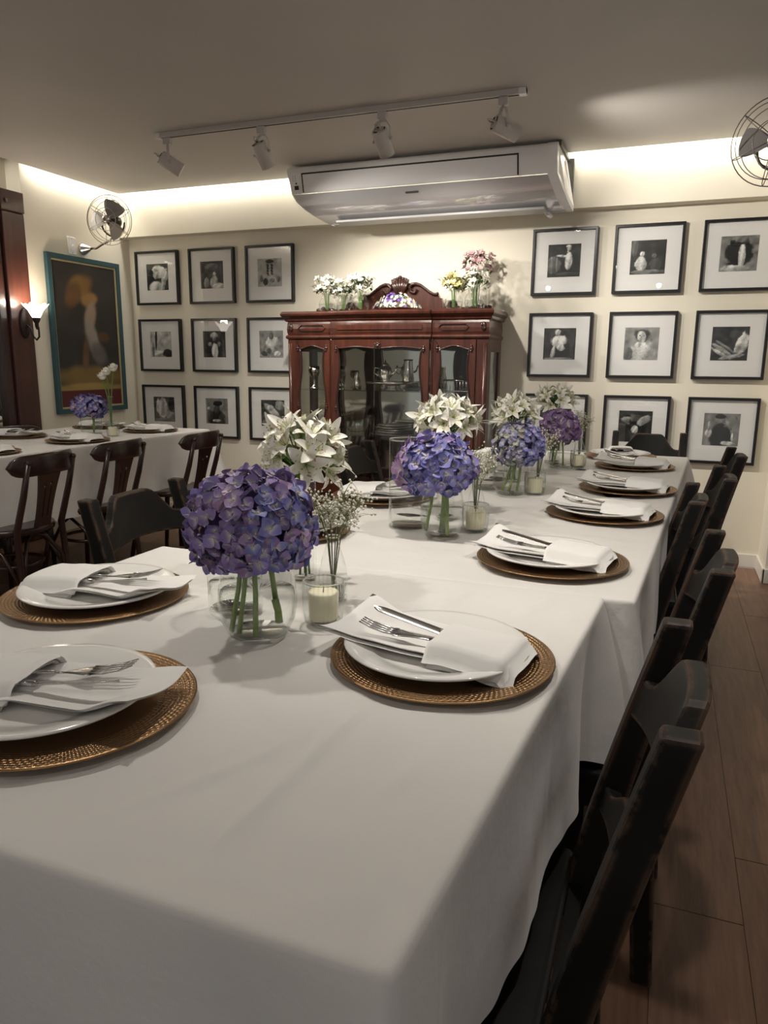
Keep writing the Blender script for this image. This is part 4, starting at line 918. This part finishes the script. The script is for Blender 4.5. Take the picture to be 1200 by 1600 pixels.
def lilies(label, base, vh, top, spread, n, sc_, nleaf, seed, group='bunches of white lilies'):
    rs = random.Random(seed); b = thing('lily_bouquet', label, 'flowers', base, 0, group); T_ = Vector((0, 0, top))
    ga = PI * (3 - math.sqrt(5))
    for k in range(n):
        fz_ = (k + .5) / n; el = 1.15 - 1.55 * fz_; a = ga * k + rs.uniform(-.25, .25) + seed
        d = Vector((math.cos(el) * math.cos(a), math.cos(el) * math.sin(a), math.sin(el))); p = T_ + Vector((d.x * spread[0], d.y * spread[0], d.z * spread[1]))
        ax = (d + Vector((rs.uniform(-.3, .3), rs.uniform(-.3, .3), rs.uniform(-.1, .35)))).normalized()
        M = frame_to(ax, p) @ Matrix.Rotation(rs.uniform(0, 6), 4, 'Z') @ Matrix.Scale(sc_ * rs.uniform(.85, 1.1), 4)
        f = inst(CORE, 'flower', b, M)
        for q in range(6): inst(PET[rs.randrange(2) if rs.random() < .8 else 2], 'petal', f, Matrix.Rotation(q * PI / 3 + rs.uniform(-.12, .12), 4, 'Z') @ Matrix.Rotation(rs.uniform(-.18, .1), 4, 'Y'))
        MB().tube([p - ax * .01 * sc_, T_.lerp(p, .35) - Vector((0, 0, .03 * sc_)), (d.x * .008, d.y * .008, vh)], [.0014, .0016, .002], 6).build('stalk', 'stem', b)
    for k in range(nleaf):
        a = rs.uniform(0, 2 * PI); el = rs.uniform(-.1, 1.1); p = T_ + Vector((math.cos(a) * spread[0] * .15, math.sin(a) * spread[0] * .15, rs.uniform(-.5, .2) * spread[1] - .01))
        M = Matrix.Translation(p) @ Matrix.Rotation(a, 4, 'Z') @ Matrix.Rotation(-el, 4, 'Y') @ Matrix.Rotation(rs.uniform(-.5, .5), 4, 'X') @ Matrix.Scale(sc_ * rs.uniform(.8, 1.2), 4)
        inst(LEAF[k % 2], 'leaf', b, M)
    for k in range(4):
        a = k * 1.7 + seed; MB().tube([(.010 * math.cos(a), .010 * math.sin(a), .008), (.005 * math.cos(a + 1), .005 * math.sin(a + 1), vh * .6), (.006 * math.cos(a + 2), .006 * math.sin(a + 2), vh + .005)], .0024, 6).build('stem', 'stem', b)
    for k in range(2):
        a = seed + 2.6 * k; MB().ball(Vector((math.cos(a) * spread[0] * .95, math.sin(a) * spread[0] * .8, top + spread[1] * (.75 - .5 * k))), (.010 * sc_, .008 * sc_, .017 * sc_)).build('bud', 'stem_pale', b)
    return b
lilies('bunch of open white lilies with green leaves, nearest the camera', (LV[0][0], LV[0][1], TZ + .005), .205, .250, (.056, .058), 21, .88, 16, 2)
lilies('bunch of white lilies standing above the violet-blue hydrangea', (LV[1][0], LV[1][1], TZ + .005), .20, .272, (.062, .044), 22, .88, 14, 4)
lilies('bunch of white lilies behind the pale blue hydrangea', (LV[2][0], LV[2][1], TZ + .005), .17, .252, (.058, .044), 18, .86, 18, 6)
lilies('pale green and white bunch furthest down the long table', (LV[3][0], LV[3][1], TZ + .005), .19, .275, (.066, .044), 18, .76, 18, 8)

def breath(label, base, h0, h1, spread, n, seed, lean=(0, 0)):
    rs = random.Random(seed); b = thing('babys_breath', label, 'flowers', base, 0, "sprays of baby's breath")
    st = MB(); bl = MB()
    for k in range(13):
        a = rs.uniform(0, 2 * PI); r_ = math.sqrt(rs.random()) * spread; zt = h0 + (h1 - h0) * rs.uniform(.55, 1.0); E_ = Vector((r_ * math.cos(a) + lean[0], r_ * math.sin(a) + lean[1], zt)); K = Vector((E_.x * .25, E_.y * .25, h0))
        st.tube([(0, 0, .01), K, K.lerp(E_, .5) + Vector((0, 0, .01)), E_], [.0010, .0010, .0007, .0005], 4)
        for q in range(n):
            o_ = K.lerp(E_, rs.uniform(.35, 1.0)); p = o_ + Vector((rs.gauss(0, spread * .30), rs.gauss(0, spread * .30), rs.gauss(.008, spread * .22)))
            if p.z < h0 + .006: continue
            st.tube([o_, o_.lerp(p, .6) + Vector((0, 0, .003)), p], .00035, 3, False, False); bl.octa(p, rs.uniform(.0020, .0036))
    o = st.build('twigs', 'twig', b); o['kind'] = 'stuff'; o = bl.build('blossoms', 'breath', b); o['kind'] = 'stuff'
breath("spray of baby's breath beside the nearest lilies", (BV[0][0], BV[0][1], TZ + .006), .118, .205, .058, 34, 1, (.012, 0))
breath("spray of baby's breath behind the violet-blue hydrangea", (BV[1][0], BV[1][1], TZ + .006), .112, .205, .050, 24, 2)
breath("spray of baby's breath beside the plum hydrangea, left of it", (BV[2][0], BV[2][1], TZ + .006), .112, .205, .045, 22, 3, (.02, .02))
breath("spray of baby's breath furthest down the table", (BV[3][0], BV[3][1], TZ + .006), .115, .235, .045, 24, 4)
def rose(mb, c, r_, seed, mi=0):
    rs = random.Random(seed); c = Vector(c)
    for k in range(16):
        a = k * 2.4; q = r_ * math.sqrt((k + 1) / 16.); el = 1.3 - 1.2 * (k / 16.); M = Matrix.Translation(c) @ Matrix.Rotation(a, 4, 'Z') @ Matrix.Rotation(-el, 4, 'Y'); att = []
        petal_mb(mb, M, r_ * 1.15, r_ * .55, .35, 3, 3, att, 0); 
rs_ = random.Random(3); fl_ = thing('floating_flower', 'white carnation inside the tall cylinder behind the pale blue hydrangea', 'flower', (-.562, 2.508, TZ + .060))
mb = MB(); rose(mb, (0, 0, .0), .034, 3); rose(mb, (.004, .0, .045), .030, 4); mb.build('blossom', 'white_bloom', fl_)
cr = thing('carnation_bunch', 'three white carnations in the bud vase on the left table', 'flowers', (-3.04, 3.43, TZ + .006))
for k, (x_, z_) in enumerate([(-.045, .345), (-.012, .372), (.040, .395)]):
    mb = MB(); rose(mb, (x_, 0, z_ - .02), .034, k); mb.ball((x_, 0, z_ - .005), .022); mb.build('carnation', 'white_bloom', cr); MB().tube([(0, 0, .01), (x_ * .2, 0, .2), (x_, 0, z_ - .02)], .0032, 6).build('stem', 'stem', cr)

# ------------------------------------------------------------------ china cabinet
CX0, CX1, CYF, CYB = -2.395, -1.030, 4.43, W - .004
cab = thing('china_cabinet', 'carved mahogany china cabinet with three glazed doors under the air conditioner', 'cabinet', (0, 0, 0))
SEC = [(-2.345, -2.085), (-2.060, -1.395), (-1.375, -1.105)]      # door spans
def bowf(x):    # the middle third swells forward
    if x < -2.072 or x > -1.385: return CYF
    k = (x + 1.7285) / .3435; return CYF - .022 - .030 * (1 - k * k)
def strip(name, z0, z1, out, matn, par=cab, ov=.0, prof=None):
    xs = [CX0 - ov] + [-2.3, -2.2, -2.1, -2.0725, -2.0715] + [-2.06 + .665 * k / 12 for k in range(13)] + [-1.3855, -1.3845, -1.3, -1.2, -1.1] + [CX1 + ov]; xs = sorted(xs)
    pr = prof or [(0, z0), (out, z0), (out, z1), (0, z1)]
    mb = MB(); n_ = len(pr); vs_ = [(x, bowf(x) - o_, z) for x in xs for o_, z in pr]
    bk = [(x, CYB, z) for x in xs for o_, z in ((0, z0), (0, z1))]
    mb._a(vs_, [(i_ * n_ + k, i_ * n_ + k + 1, (i_ + 1) * n_ + k + 1, (i_ + 1) * n_ + k) for i_ in range(len(xs) - 1) for k in range(n_ - 1)], False)
    for e in (0, len(xs) - 1):   # returns along the sides
        x = xs[e]; sg = -1 if e == 0 else 1
        q = [(x + sg * o_ * .6, bowf(x) - o_, z) for o_, z in pr] + [(x + sg * o_ * .6, CYB, z) for o_, z in pr]
        mb._a(q, [(k, k + 1, n_ + k + 1, n_ + k) for k in range(n_ - 1)], False)
        mb._a([(x, bowf(x) - o_, z) for o_, z in pr] + [(x + sg * o_ * .6, bowf(x) - o_, z) for o_, z in pr], [(k, k + 1, n_ + k + 1, n_ + k) for k in range(n_ - 1)], False)
    for zz in (pr[0][1], pr[-1][1]):
        oo = pr[0][0] if zz == pr[0][1] else pr[-1][0]
        q = [(x, bowf(x) - oo, zz) for x in xs] + [(x, CYB, zz) for x in xs]; m_ = len(xs)
        mb._a(q, [(k, k + 1, m_ + k + 1, m_ + k) for k in range(m_ - 1)], False)
    return mb.build(name, matn, par)
strip('cornice', 1.470, 1.535, .03, 'mahogany', ov=.012, prof=[(.0, 1.470), (.010, 1.476), (.014, 1.490), (.030, 1.500), (.040, 1.508), (.042, 1.520), (.034, 1.528), (.030, 1.533), (0.0, 1.535)])
fz_ = strip('frieze', 1.385, 1.470, 0, 'mahogany', prof=[(.0, 1.385), (.006, 1.400), (.008, 1.425), (.004, 1.455), (.0, 1.470)])
strip('bead_moulding', 1.355, 1.385, .01, 'mahogany', prof=[(.0, 1.355), (.012, 1.360), (.018, 1.370), (.012, 1.380), (.0, 1.385)])
for (a, b) in ((-2.315, -2.115), (-1.345, -1.150)):
    pl2 = [(a, 1.427), (a + .02, 1.408), (b - .02, 1.408), (b, 1.427), (b - .02, 1.447), (a + .02, 1.447)]
    inn_ = [((x - (a + b) / 2) * .965 + (a + b) / 2, (z - 1.4275) * .78 + 1.4275) for x, z in pl2]
    MB().ring(pl2, inn_, lambda a_, b_, t_: Vector((a_, CYF - t_, b_)), .0, .014).build('panel_moulding', 'mahogany_dark', fz_)
pl2 = [(-2.02, 1.412), (-1.44, 1.412), (-1.44, 1.446), (-2.02, 1.446)]
MB().grid(lambda u, v: Vector((-2.02 + .58 * u, bowf(-2.02 + .58 * u) - .014, 1.414 + .030 * v)), 14, 3).build('panel_moulding', 'mahogany', fz_)
for x_ in (CX0 + .024, CX1 - .030):
    mb = MB(); mb.ball((x_, CYF - .006, 1.428), (.018, .010, .030)); mb.ball((x_ - .008, CYF - .012, 1.440), (.008, .008, .010)); mb.ball((x_ + .008, CYF - .012, 1.418), (.008, .008, .010)); mb.build('carved_boss', 'mahogany_dark', fz_)
def door(x0, x1, z0, z1, top_amp, name='door'):
    w_ = x1 - x0; cx = (x0 + x1) / 2; wide = w_ > .4; N_ = 120; ix = .040 if wide else .032
    ax0, ax1, az0, az1 = x0 + ix, x1 - ix, z0 + .07, z1 - (.05 if wide else .045)
    outer, inner = [], []
    for k in range(N_):
        s_ = k / N_ * 4; e = int(s_); f_ = s_ - e
        U, V = [(f_, 0), (1, f_), (1 - f_, 1), (0, 1 - f_)][e]
        outer.append((x0 + w_ * U, z0 + (z1 - z0) * V)); X = ax0 + (ax1 - ax0) * U; Z = az0 + (az1 - az0) * V
        if e in (0, 2):
            sgn = 1 if e == 2 else -1
            Z += sgn * top_amp * (math.cos((U - .5) * 2 * PI * (2 if wide else 1)) * .8 - .2) * (1 if not wide else (-.55))
        else:
            sg = 1 if e == 1 else -1; X += sg * (.010 * math.cos((V - .62) * 4 * PI) - .008) * (1.0)
        inner.append((X, Z))
    fn = lambda a, b, t_: Vector((a, bowf(a) - t_ if wide else CYF - t_, b))
    d_ = MB().ring(outer, inner, fn, -.012, .010).build(name, 'mahogany', cab)
    n_ = len(inner); MB().tube([fn(a, b, .011) for a, b in inner], .0055, 6, True).build('glass_moulding', 'mahogany_dark', d_)
    MB().grid(lambda u, v: fn(ax0 - .02 + (ax1 - ax0 + .04) * u, az0 - .02 + (az1 - az0 + .04) * v, -.004), 12, 2).build('door_pane', 'door_glass', d_)
    for sx_ in (0, 1):
        for zz in (az1 - .008, (az0 + az1) / 2 + .06):
            X = (ax0 - .006) if sx_ == 0 else (ax1 + .006); q = fn(X, zz, .014); mb = MB(); mb.ball(q, (.012, .007, .012)); mb.ball(q + Vector((0, 0, -.014)), (.007, .006, .009)); mb.ball(q + Vector((0, 0, .014)), (.007, .006, .009)); mb.build('carved_corner', 'mahogany_dark', d_)
    if wide:
        mb = MB(); q = fn(cx, az1 + .010, .016)
        for dx, dz, r_ in ((0, 0, .013), (-.012, .010, .009), (.012, .010, .009), (0, .016, .009), (-.018, -.004, .007), (.018, -.004, .007)): mb.ball(q + Vector((dx, 0, dz)), (r_, .007, r_))
        mb.build('carved_shell', 'mahogany_dark', d_)
for k, (a, b) in enumerate(SEC): door(a, b, .34, 1.352, .014 if k != 1 else .010)
for a, b, wd_ in ((CX0, -2.347, 0), (-2.083, -2.062, 1), (-1.393, -1.377, 1), (-1.103, CX1, 0)): MB().box(a, b, CYF - (.012 if wd_ else .004), CYF + .03, .30, 1.356).build('stile', 'mahogany', cab, bevel=.004)
MB().tube([(CX1 - .018, CYF - .006, .34), (CX1 - .018, CYF - .006, 1.33)], .011, 10).build('colonnette', 'mahogany', cab); MB().tube([(CX0 + .018, CYF - .006, .34), (CX0 + .018, CYF - .006, 1.33)], .011, 10).build('colonnette', 'mahogany', cab)
for x_, s_ in ((CX0, 1), (CX1, -1)):
    a, b = (x_, x_ + s_ * .02); a, b = min(a, b), max(a, b)
    sd_ = MB().box(a, b, CYF + .03, CYF + .075, .30, 1.356).box(a, b, CYB - .06, CYB, .30, 1.356).box(a, b, CYF + .075, CYB - .06, 1.28, 1.356).box(a, b, CYF + .075, CYB - .06, .30, .42).build('side_frame', 'mahogany', cab)
    MB().box((a + b) / 2 - .002, (a + b) / 2 + .002, CYF + .075, CYB - .06, .42, 1.28).build('side_pane', 'door_glass', sd_)
MB().box(CX0 + .02, CX1 - .02, CYB - .012, CYB, .30, 1.47).build('mirror_back', 'old_mirror', cab)
MB().box(CX0, CX1, CYF, CYB, .18, .30).build('plinth', 'mahogany', cab, bevel=.005)
MB().box(CX0 + .02, CX1 - .02, CYF + .01, CYB - .012, .30, .335).build('cabinet_floor', 'mahogany_dark', cab)
for x_ in (CX0 + .05, CX1 - .05):
    for y_ in (CYF + .05, CYB - .05): MB().tube([(x_, y_, .18), (x_, y_ - .01, .10), (x_, y_, 0)], [.035, .022, .018], 10).build('foot', 'mahogany_dark', cab)
SH = [.73, 1.03]
for z_ in SH: MB().box(CX0 + .022, CX1 - .022, CYF + .03, CYB - .014, z_ - .006, z_).build('glass_shelf', 'door_glass', cab)
# pediment: a scrolled crest rising to a carved shell
cst = [(-2.36, 1.535)]
def crest(x):
    k = abs(x + 1.700)
    if k < .06: return 1.725
    if k < .15: return 1.722 - .020 * ((k - .06) / .09) ** 2
    if k < .265: q = (k - .15) / .115; return 1.702 - .062 * math.sin(q * PI / 2) + .014 * max(0, q - .8) / .2
    if k < .285: return 1.625
    if k < .46: return 1.566 + .045 * math.exp(-((k - .355) / .032) ** 2)
    return 1.545 + .026 * math.exp(-((k - .58) / .04) ** 2)
xs = [-2.345 + 1.29 * k / 110 for k in range(111)]
cr_ = MB().prism([(x, 1.533) for x in (xs[-1], xs[0])] + [(x, crest(x)) for x in xs], lambda a, b, t_: Vector((a, 4.715 + t_, b)), .03, 0.0).build('crest_board', 'mahogany', cab)
for s_ in (-1, 1):
    pa = [(-1.700 + s_ * k, 4.705, crest(-1.700 + s_ * k) + .002) for k in [.264, .25, .23, .20, .17, .14, .11]]; pa += [(-1.700 + s_ * (.092 - .026 * math.cos(q)), 4.70, 1.688 + .030 * math.sin(q)) for q in (1.2, .3, -.8, -1.9, -3.0)]
    MB().tube(pa, [.010] * 6 + [.012] * 4 + [.009, .006], 8).build('scroll', 'mahogany_dark', cr_)
    MB().tube([(-1.700 + s_ * .36 + .026 * math.cos(q), 4.705, 1.580 + .026 * math.sin(q)) for q in [k * .7 for k in range(8)]], .009, 8).build('small_scroll', 'mahogany_dark', cr_)
    mb = MB()
    for k in range(5): mb.ball((-1.700 + s_ * (.60 - .035 * k), 4.705, 1.560 + .006 * math.sin(k * 1.3)), (.022, .012, .016 + .004 * (k % 2)))
    mb.build('end_carving', 'mahogany_dark', cr_)
mb = MB()
for k in range(7): a = (k - 3) * .30; mb.tube([(-1.700 + .012 * math.sin(a), 4.700, 1.640), (-1.700 + .055 * math.sin(a), 4.694, 1.700), (-1.700 + .070 * math.sin(a), 4.700, 1.722 + .040 * math.cos(a))], [.006, .014, .010], 8)
for q in (-.02, .0, .02): mb.ball((-1.700 + q, 4.697, 1.762 - abs(q) * .6), (.014, .011, .011))
mb.build('carved_crown', 'mahogany_dark', cr_)

# silver kept in the cabinet: each piece a thing
def piece(name, label, x_, y_, z_, prof, cat, n=28, matn='silver', extra=None):
    t_ = thing(name, label, cat, (x_, y_, z_ + .001), 0, 'silver in the china cabinet'); MB().lathe(prof, n).build('body', matn, t_)
    if extra: extra(t_)
gob = [(.0005, 0), (.034, 0), (.036, .004), (.016, .012), (.008, .03), (.010, .055), (.008, .07), (.030, .085), (.040, .105), (.042, .125), (.034, .150), (.032, .150)]
piece('silver_goblet', 'rounded silver goblet in the left cabinet door, outer one', -2.27, 4.56, 1.03, gob, 'goblet'); piece('silver_goblet', 'silver goblet in the left cabinet door, inner one', -2.16, 4.56, 1.03, [(r_ * .85, z * .8) for r_, z in gob], 'goblet')
piece('silver_stand', 'wide silver footed tray on the middle cabinet shelf', -1.70, 4.58, 1.03, [(.0005, 0), (.07, 0), (.072, .006), (.055, .012), (.05, .035), (.17, .042), (.178, .052), (.170, .054), (.0005, .048)], 'tray', 48)
pot = [(.0005, 0), (.030, 0), (.032, .004), (.026, .010), (.045, .035), (.050, .06), (.040, .09), (.026, .105), (.028, .11), (.006, .125), (.005, .135), (.0005, .14)]
def spout(t_):
    MB().tube([(.042, 0, .045), (.075, 0, .07), (.085, 0, .105)], [.010, .007, .005], 8).build('spout', 'silver', t_); MB().tube([(-.040, 0, .085), (-.075, 0, .09), (-.080, 0, .055), (-.045, 0, .035)], .004, 8).build('handle', 'silver', t_)
piece('silver_teapot', 'silver teapot standing on the wide tray in the cabinet', -1.75, 4.57, 1.086, pot, 'teapot', 28, 'silver', spout)
piece('silver_jug', 'tall bright silver jug on the tray, right of the teapot', -1.60, 4.60, 1.086, [(.0005, 0), (.036, 0), (.040, .005), (.034, .08), (.028, .13), (.032, .145), (.030, .145)], 'jug')
piece('silver_jug', 'slim silver jug at the left of the middle cabinet shelf', -1.96, 4.58, 1.03, [(.0005, 0), (.030, 0), (.034, .03), (.022, .07), (.012, .10), (.016, .115)], 'jug'); piece('silver_jug', 'slim silver jug at the right of the middle cabinet shelf', -1.475, 4.60, 1.03, [(.0005, 0), (.03, 0), (.036, .05), (.020, .12), (.024, .15)], 'jug')
for k in range(5): piece('silver_tray', ['lowest', 'second lowest', 'middle', 'second highest', 'top'][k] + ' silver tray of the stack low in the middle cabinet', -1.71 + .012 * (k % 3) , 4.61, .73 + .0145 * k, [(.0005, 0), (.12 - .006 * k, 0), (.150 - .008 * k, .010), (.152 - .008 * k, .012), (.148 - .008 * k, .0125), (.118 - .006 * k, .003), (.0005, .003)], 'tray', 40)
piece('glass_bowl', 'large glass bowl on the lower left of the middle cabinet', -1.96, 4.58, .73, [(.04, 0), (.05, .01), (.075, .05), (.085, .10), (.082, .10), (.072, .05), (.045, .014), (.0005, .014)], 'bowl', 32, 'glass')
bk_ = thing('silver_basket', 'oblong silver gallery basket in the right cabinet door', 'basket', (-1.245, 4.57, 1.032), 0, 'silver in the china cabinet')
MB().box(-.085, .085, -.05, .05, 0, .006).build('tray', 'silver', bk_, bevel=.002); MB().tube([(-.088, -.053, .07), (.088, -.053, .07), (.088, .053, .07), (-.088, .053, .07)], .0045, 6, True).build('rim', 'silver', bk_)
for k in range(9): MB().tube([(-.084 + .021 * k, -.052, .004), (-.084 + .021 * k, -.053, .07)], .0022, 5).build('bar', 'silver', bk_)
for s_ in (-1, 1): MB().tube([(s_ * .088, -.02, .07), (s_ * .11, -.015, .09), (s_ * .11, .015, .09), (s_ * .088, .02, .07)], .004, 6).build('handle', 'silver', bk_)
piece('glass_carafe', 'dark bottle standing low in the right cabinet door', -1.25, 4.58, .73, [(.0005, 0), (.035, 0), (.038, .01), (.038, .12), (.014, .17), (.012, .24), (.015, .245)], 'bottle', 24, 'ac_grey')

# posies standing on the cabinet
def posy(label, x_, y_, sc_, kind, seed, lift=0.):
    rs = random.Random(seed); prof_ = [(r_ * sc_, z * sc_) for r_, z in [(.030, 0), (.040, .006), (.050, .03), (.049, .052), (.036, .074), (.026, .086), (.028, .098), (.032, .104)]]
    vessel('posy_vase', 'small glass vase of ' + label, 'vase', (x_, y_, 1.537), prof_, 'posy vases on the cabinet', .045 * sc_, 28)
    b = thing('posy', label, 'flowers', (x_, y_, 1.54), 0, 'posies on the cabinet'); h0 = .105 * sc_ + lift
    bl = MB(); gr = MB(); st = MB()
    for k in range(44):
        a = rs.uniform(0, 6.28); r_ = math.sqrt(rs.random()) * .074 * sc_; z = h0 + .085 * sc_ * rs.uniform(.25, 1.15) - r_ * .25; p = Vector((r_ * math.cos(a), r_ * math.sin(a), z)); att = []
        for q in range(5): petal_mb(bl, frame_to(Vector((p.x, p.y, .03)).normalized() + Vector((rs.uniform(-.4, .4), rs.uniform(-.4, .4), .3)), p) @ Matrix.Rotation(q * 1.257, 4, 'Z'), .0205 * sc_, .0085 * sc_, .2, 2, 3, att, .35)
        if k % 3 == 0: st.tube([(p.x * .1, p.y * .1, .012), (p.x * .25, p.y * .25, h0 * .9), p], .0012, 4, False, False)
        petal_mb(gr, Matrix.Translation(p - Vector((0, 0, .02 * sc_))) @ Matrix.Rotation(rs.uniform(0, 6.28), 4, 'Z') @ Matrix.Rotation(-.5, 4, 'Y'), .040 * sc_, .008 * sc_, -.3, 2, 3, [], .2)
    for o, m_, nm in ((bl, kind, 'blossoms'), (gr, 'leaf', 'leaves'), (st, 'stem', 'stems')): q = o.build(nm, m_, b); q['kind'] = 'stuff'
PX = lambda px_, y_: px_      # positions are world x
posy('cream flowers at the left end of the cabinet top', -2.158, 4.54, 1.12, 'white_bloom', 1); posy('white flowers, second from the left on the cabinet', -2.045, 4.56, 1.02, 'white_bloom', 2); posy('white flowers just left of the carved crest', -1.925, 4.56, 1.2, 'white_bloom', 3)
posy('yellow flowers right of the carved crest', -1.285, 4.545, 1.12, 'yellow_bloom', 4); posy('white flowers at the right end of the cabinet top', -1.150, 4.505, 1.15, 'white_bloom', 5)
posy('pink flowers raised at the right end of the cabinet', -1.165, 4.642, 1.22, 'pink_bloom', 6, .105)
dsh = thing('silver_dish', 'low silver dish on the cabinet in front of the crest', 'dish', (-1.675, 4.56, 1.536)); MB().lathe([(.0005, 0), (.06, 0), (.115, .014), (.117, .018), (.06, .006), (.0005, .006)], 40).build('bowl', 'silver', dsh); MB().tube([(.116 * math.cos(k * PI / 20), .116 * math.sin(k * PI / 20), .018) for k in range(40)], .003, 6, True).build('rim', 'silver', dsh)
rs = random.Random(11); ar = thing('flower_arrangement', 'low mound of violet and white flowers in the silver dish', 'flowers', (-1.675, 4.56, 1.545)); ms = {'white_bloom': MB(), 'violet_bloom': MB(), 'leaf': MB()}
for k in range(260):
    a = rs.uniform(0, 6.28); r_ = math.sqrt(rs.random()); p = Vector((r_ * .160 * math.cos(a), r_ * .085 * math.sin(a), .012 + .085 * (1 - r_ ** 2) * rs.uniform(.6, 1.1))); kd = 'violet_bloom' if (rs.random() < .15 or abs(p.x + .03) < .018 and p.z > .05) else ('leaf' if rs.random() < .22 else 'white_bloom')
    for q in range(5): petal_mb(ms[kd], frame_to(Vector((p.x, p.y - .04, .06)), p) @ Matrix.Rotation(q * 1.257, 4, 'Z'), .0125, .0048, .2, 2, 3, [], .35)
for kd, nm in (('white_bloom', 'white_flowers'), ('violet_bloom', 'violet_flowers'), ('leaf', 'leaves')): q = ms[kd].build(nm, kd, ar); q['kind'] = 'stuff'
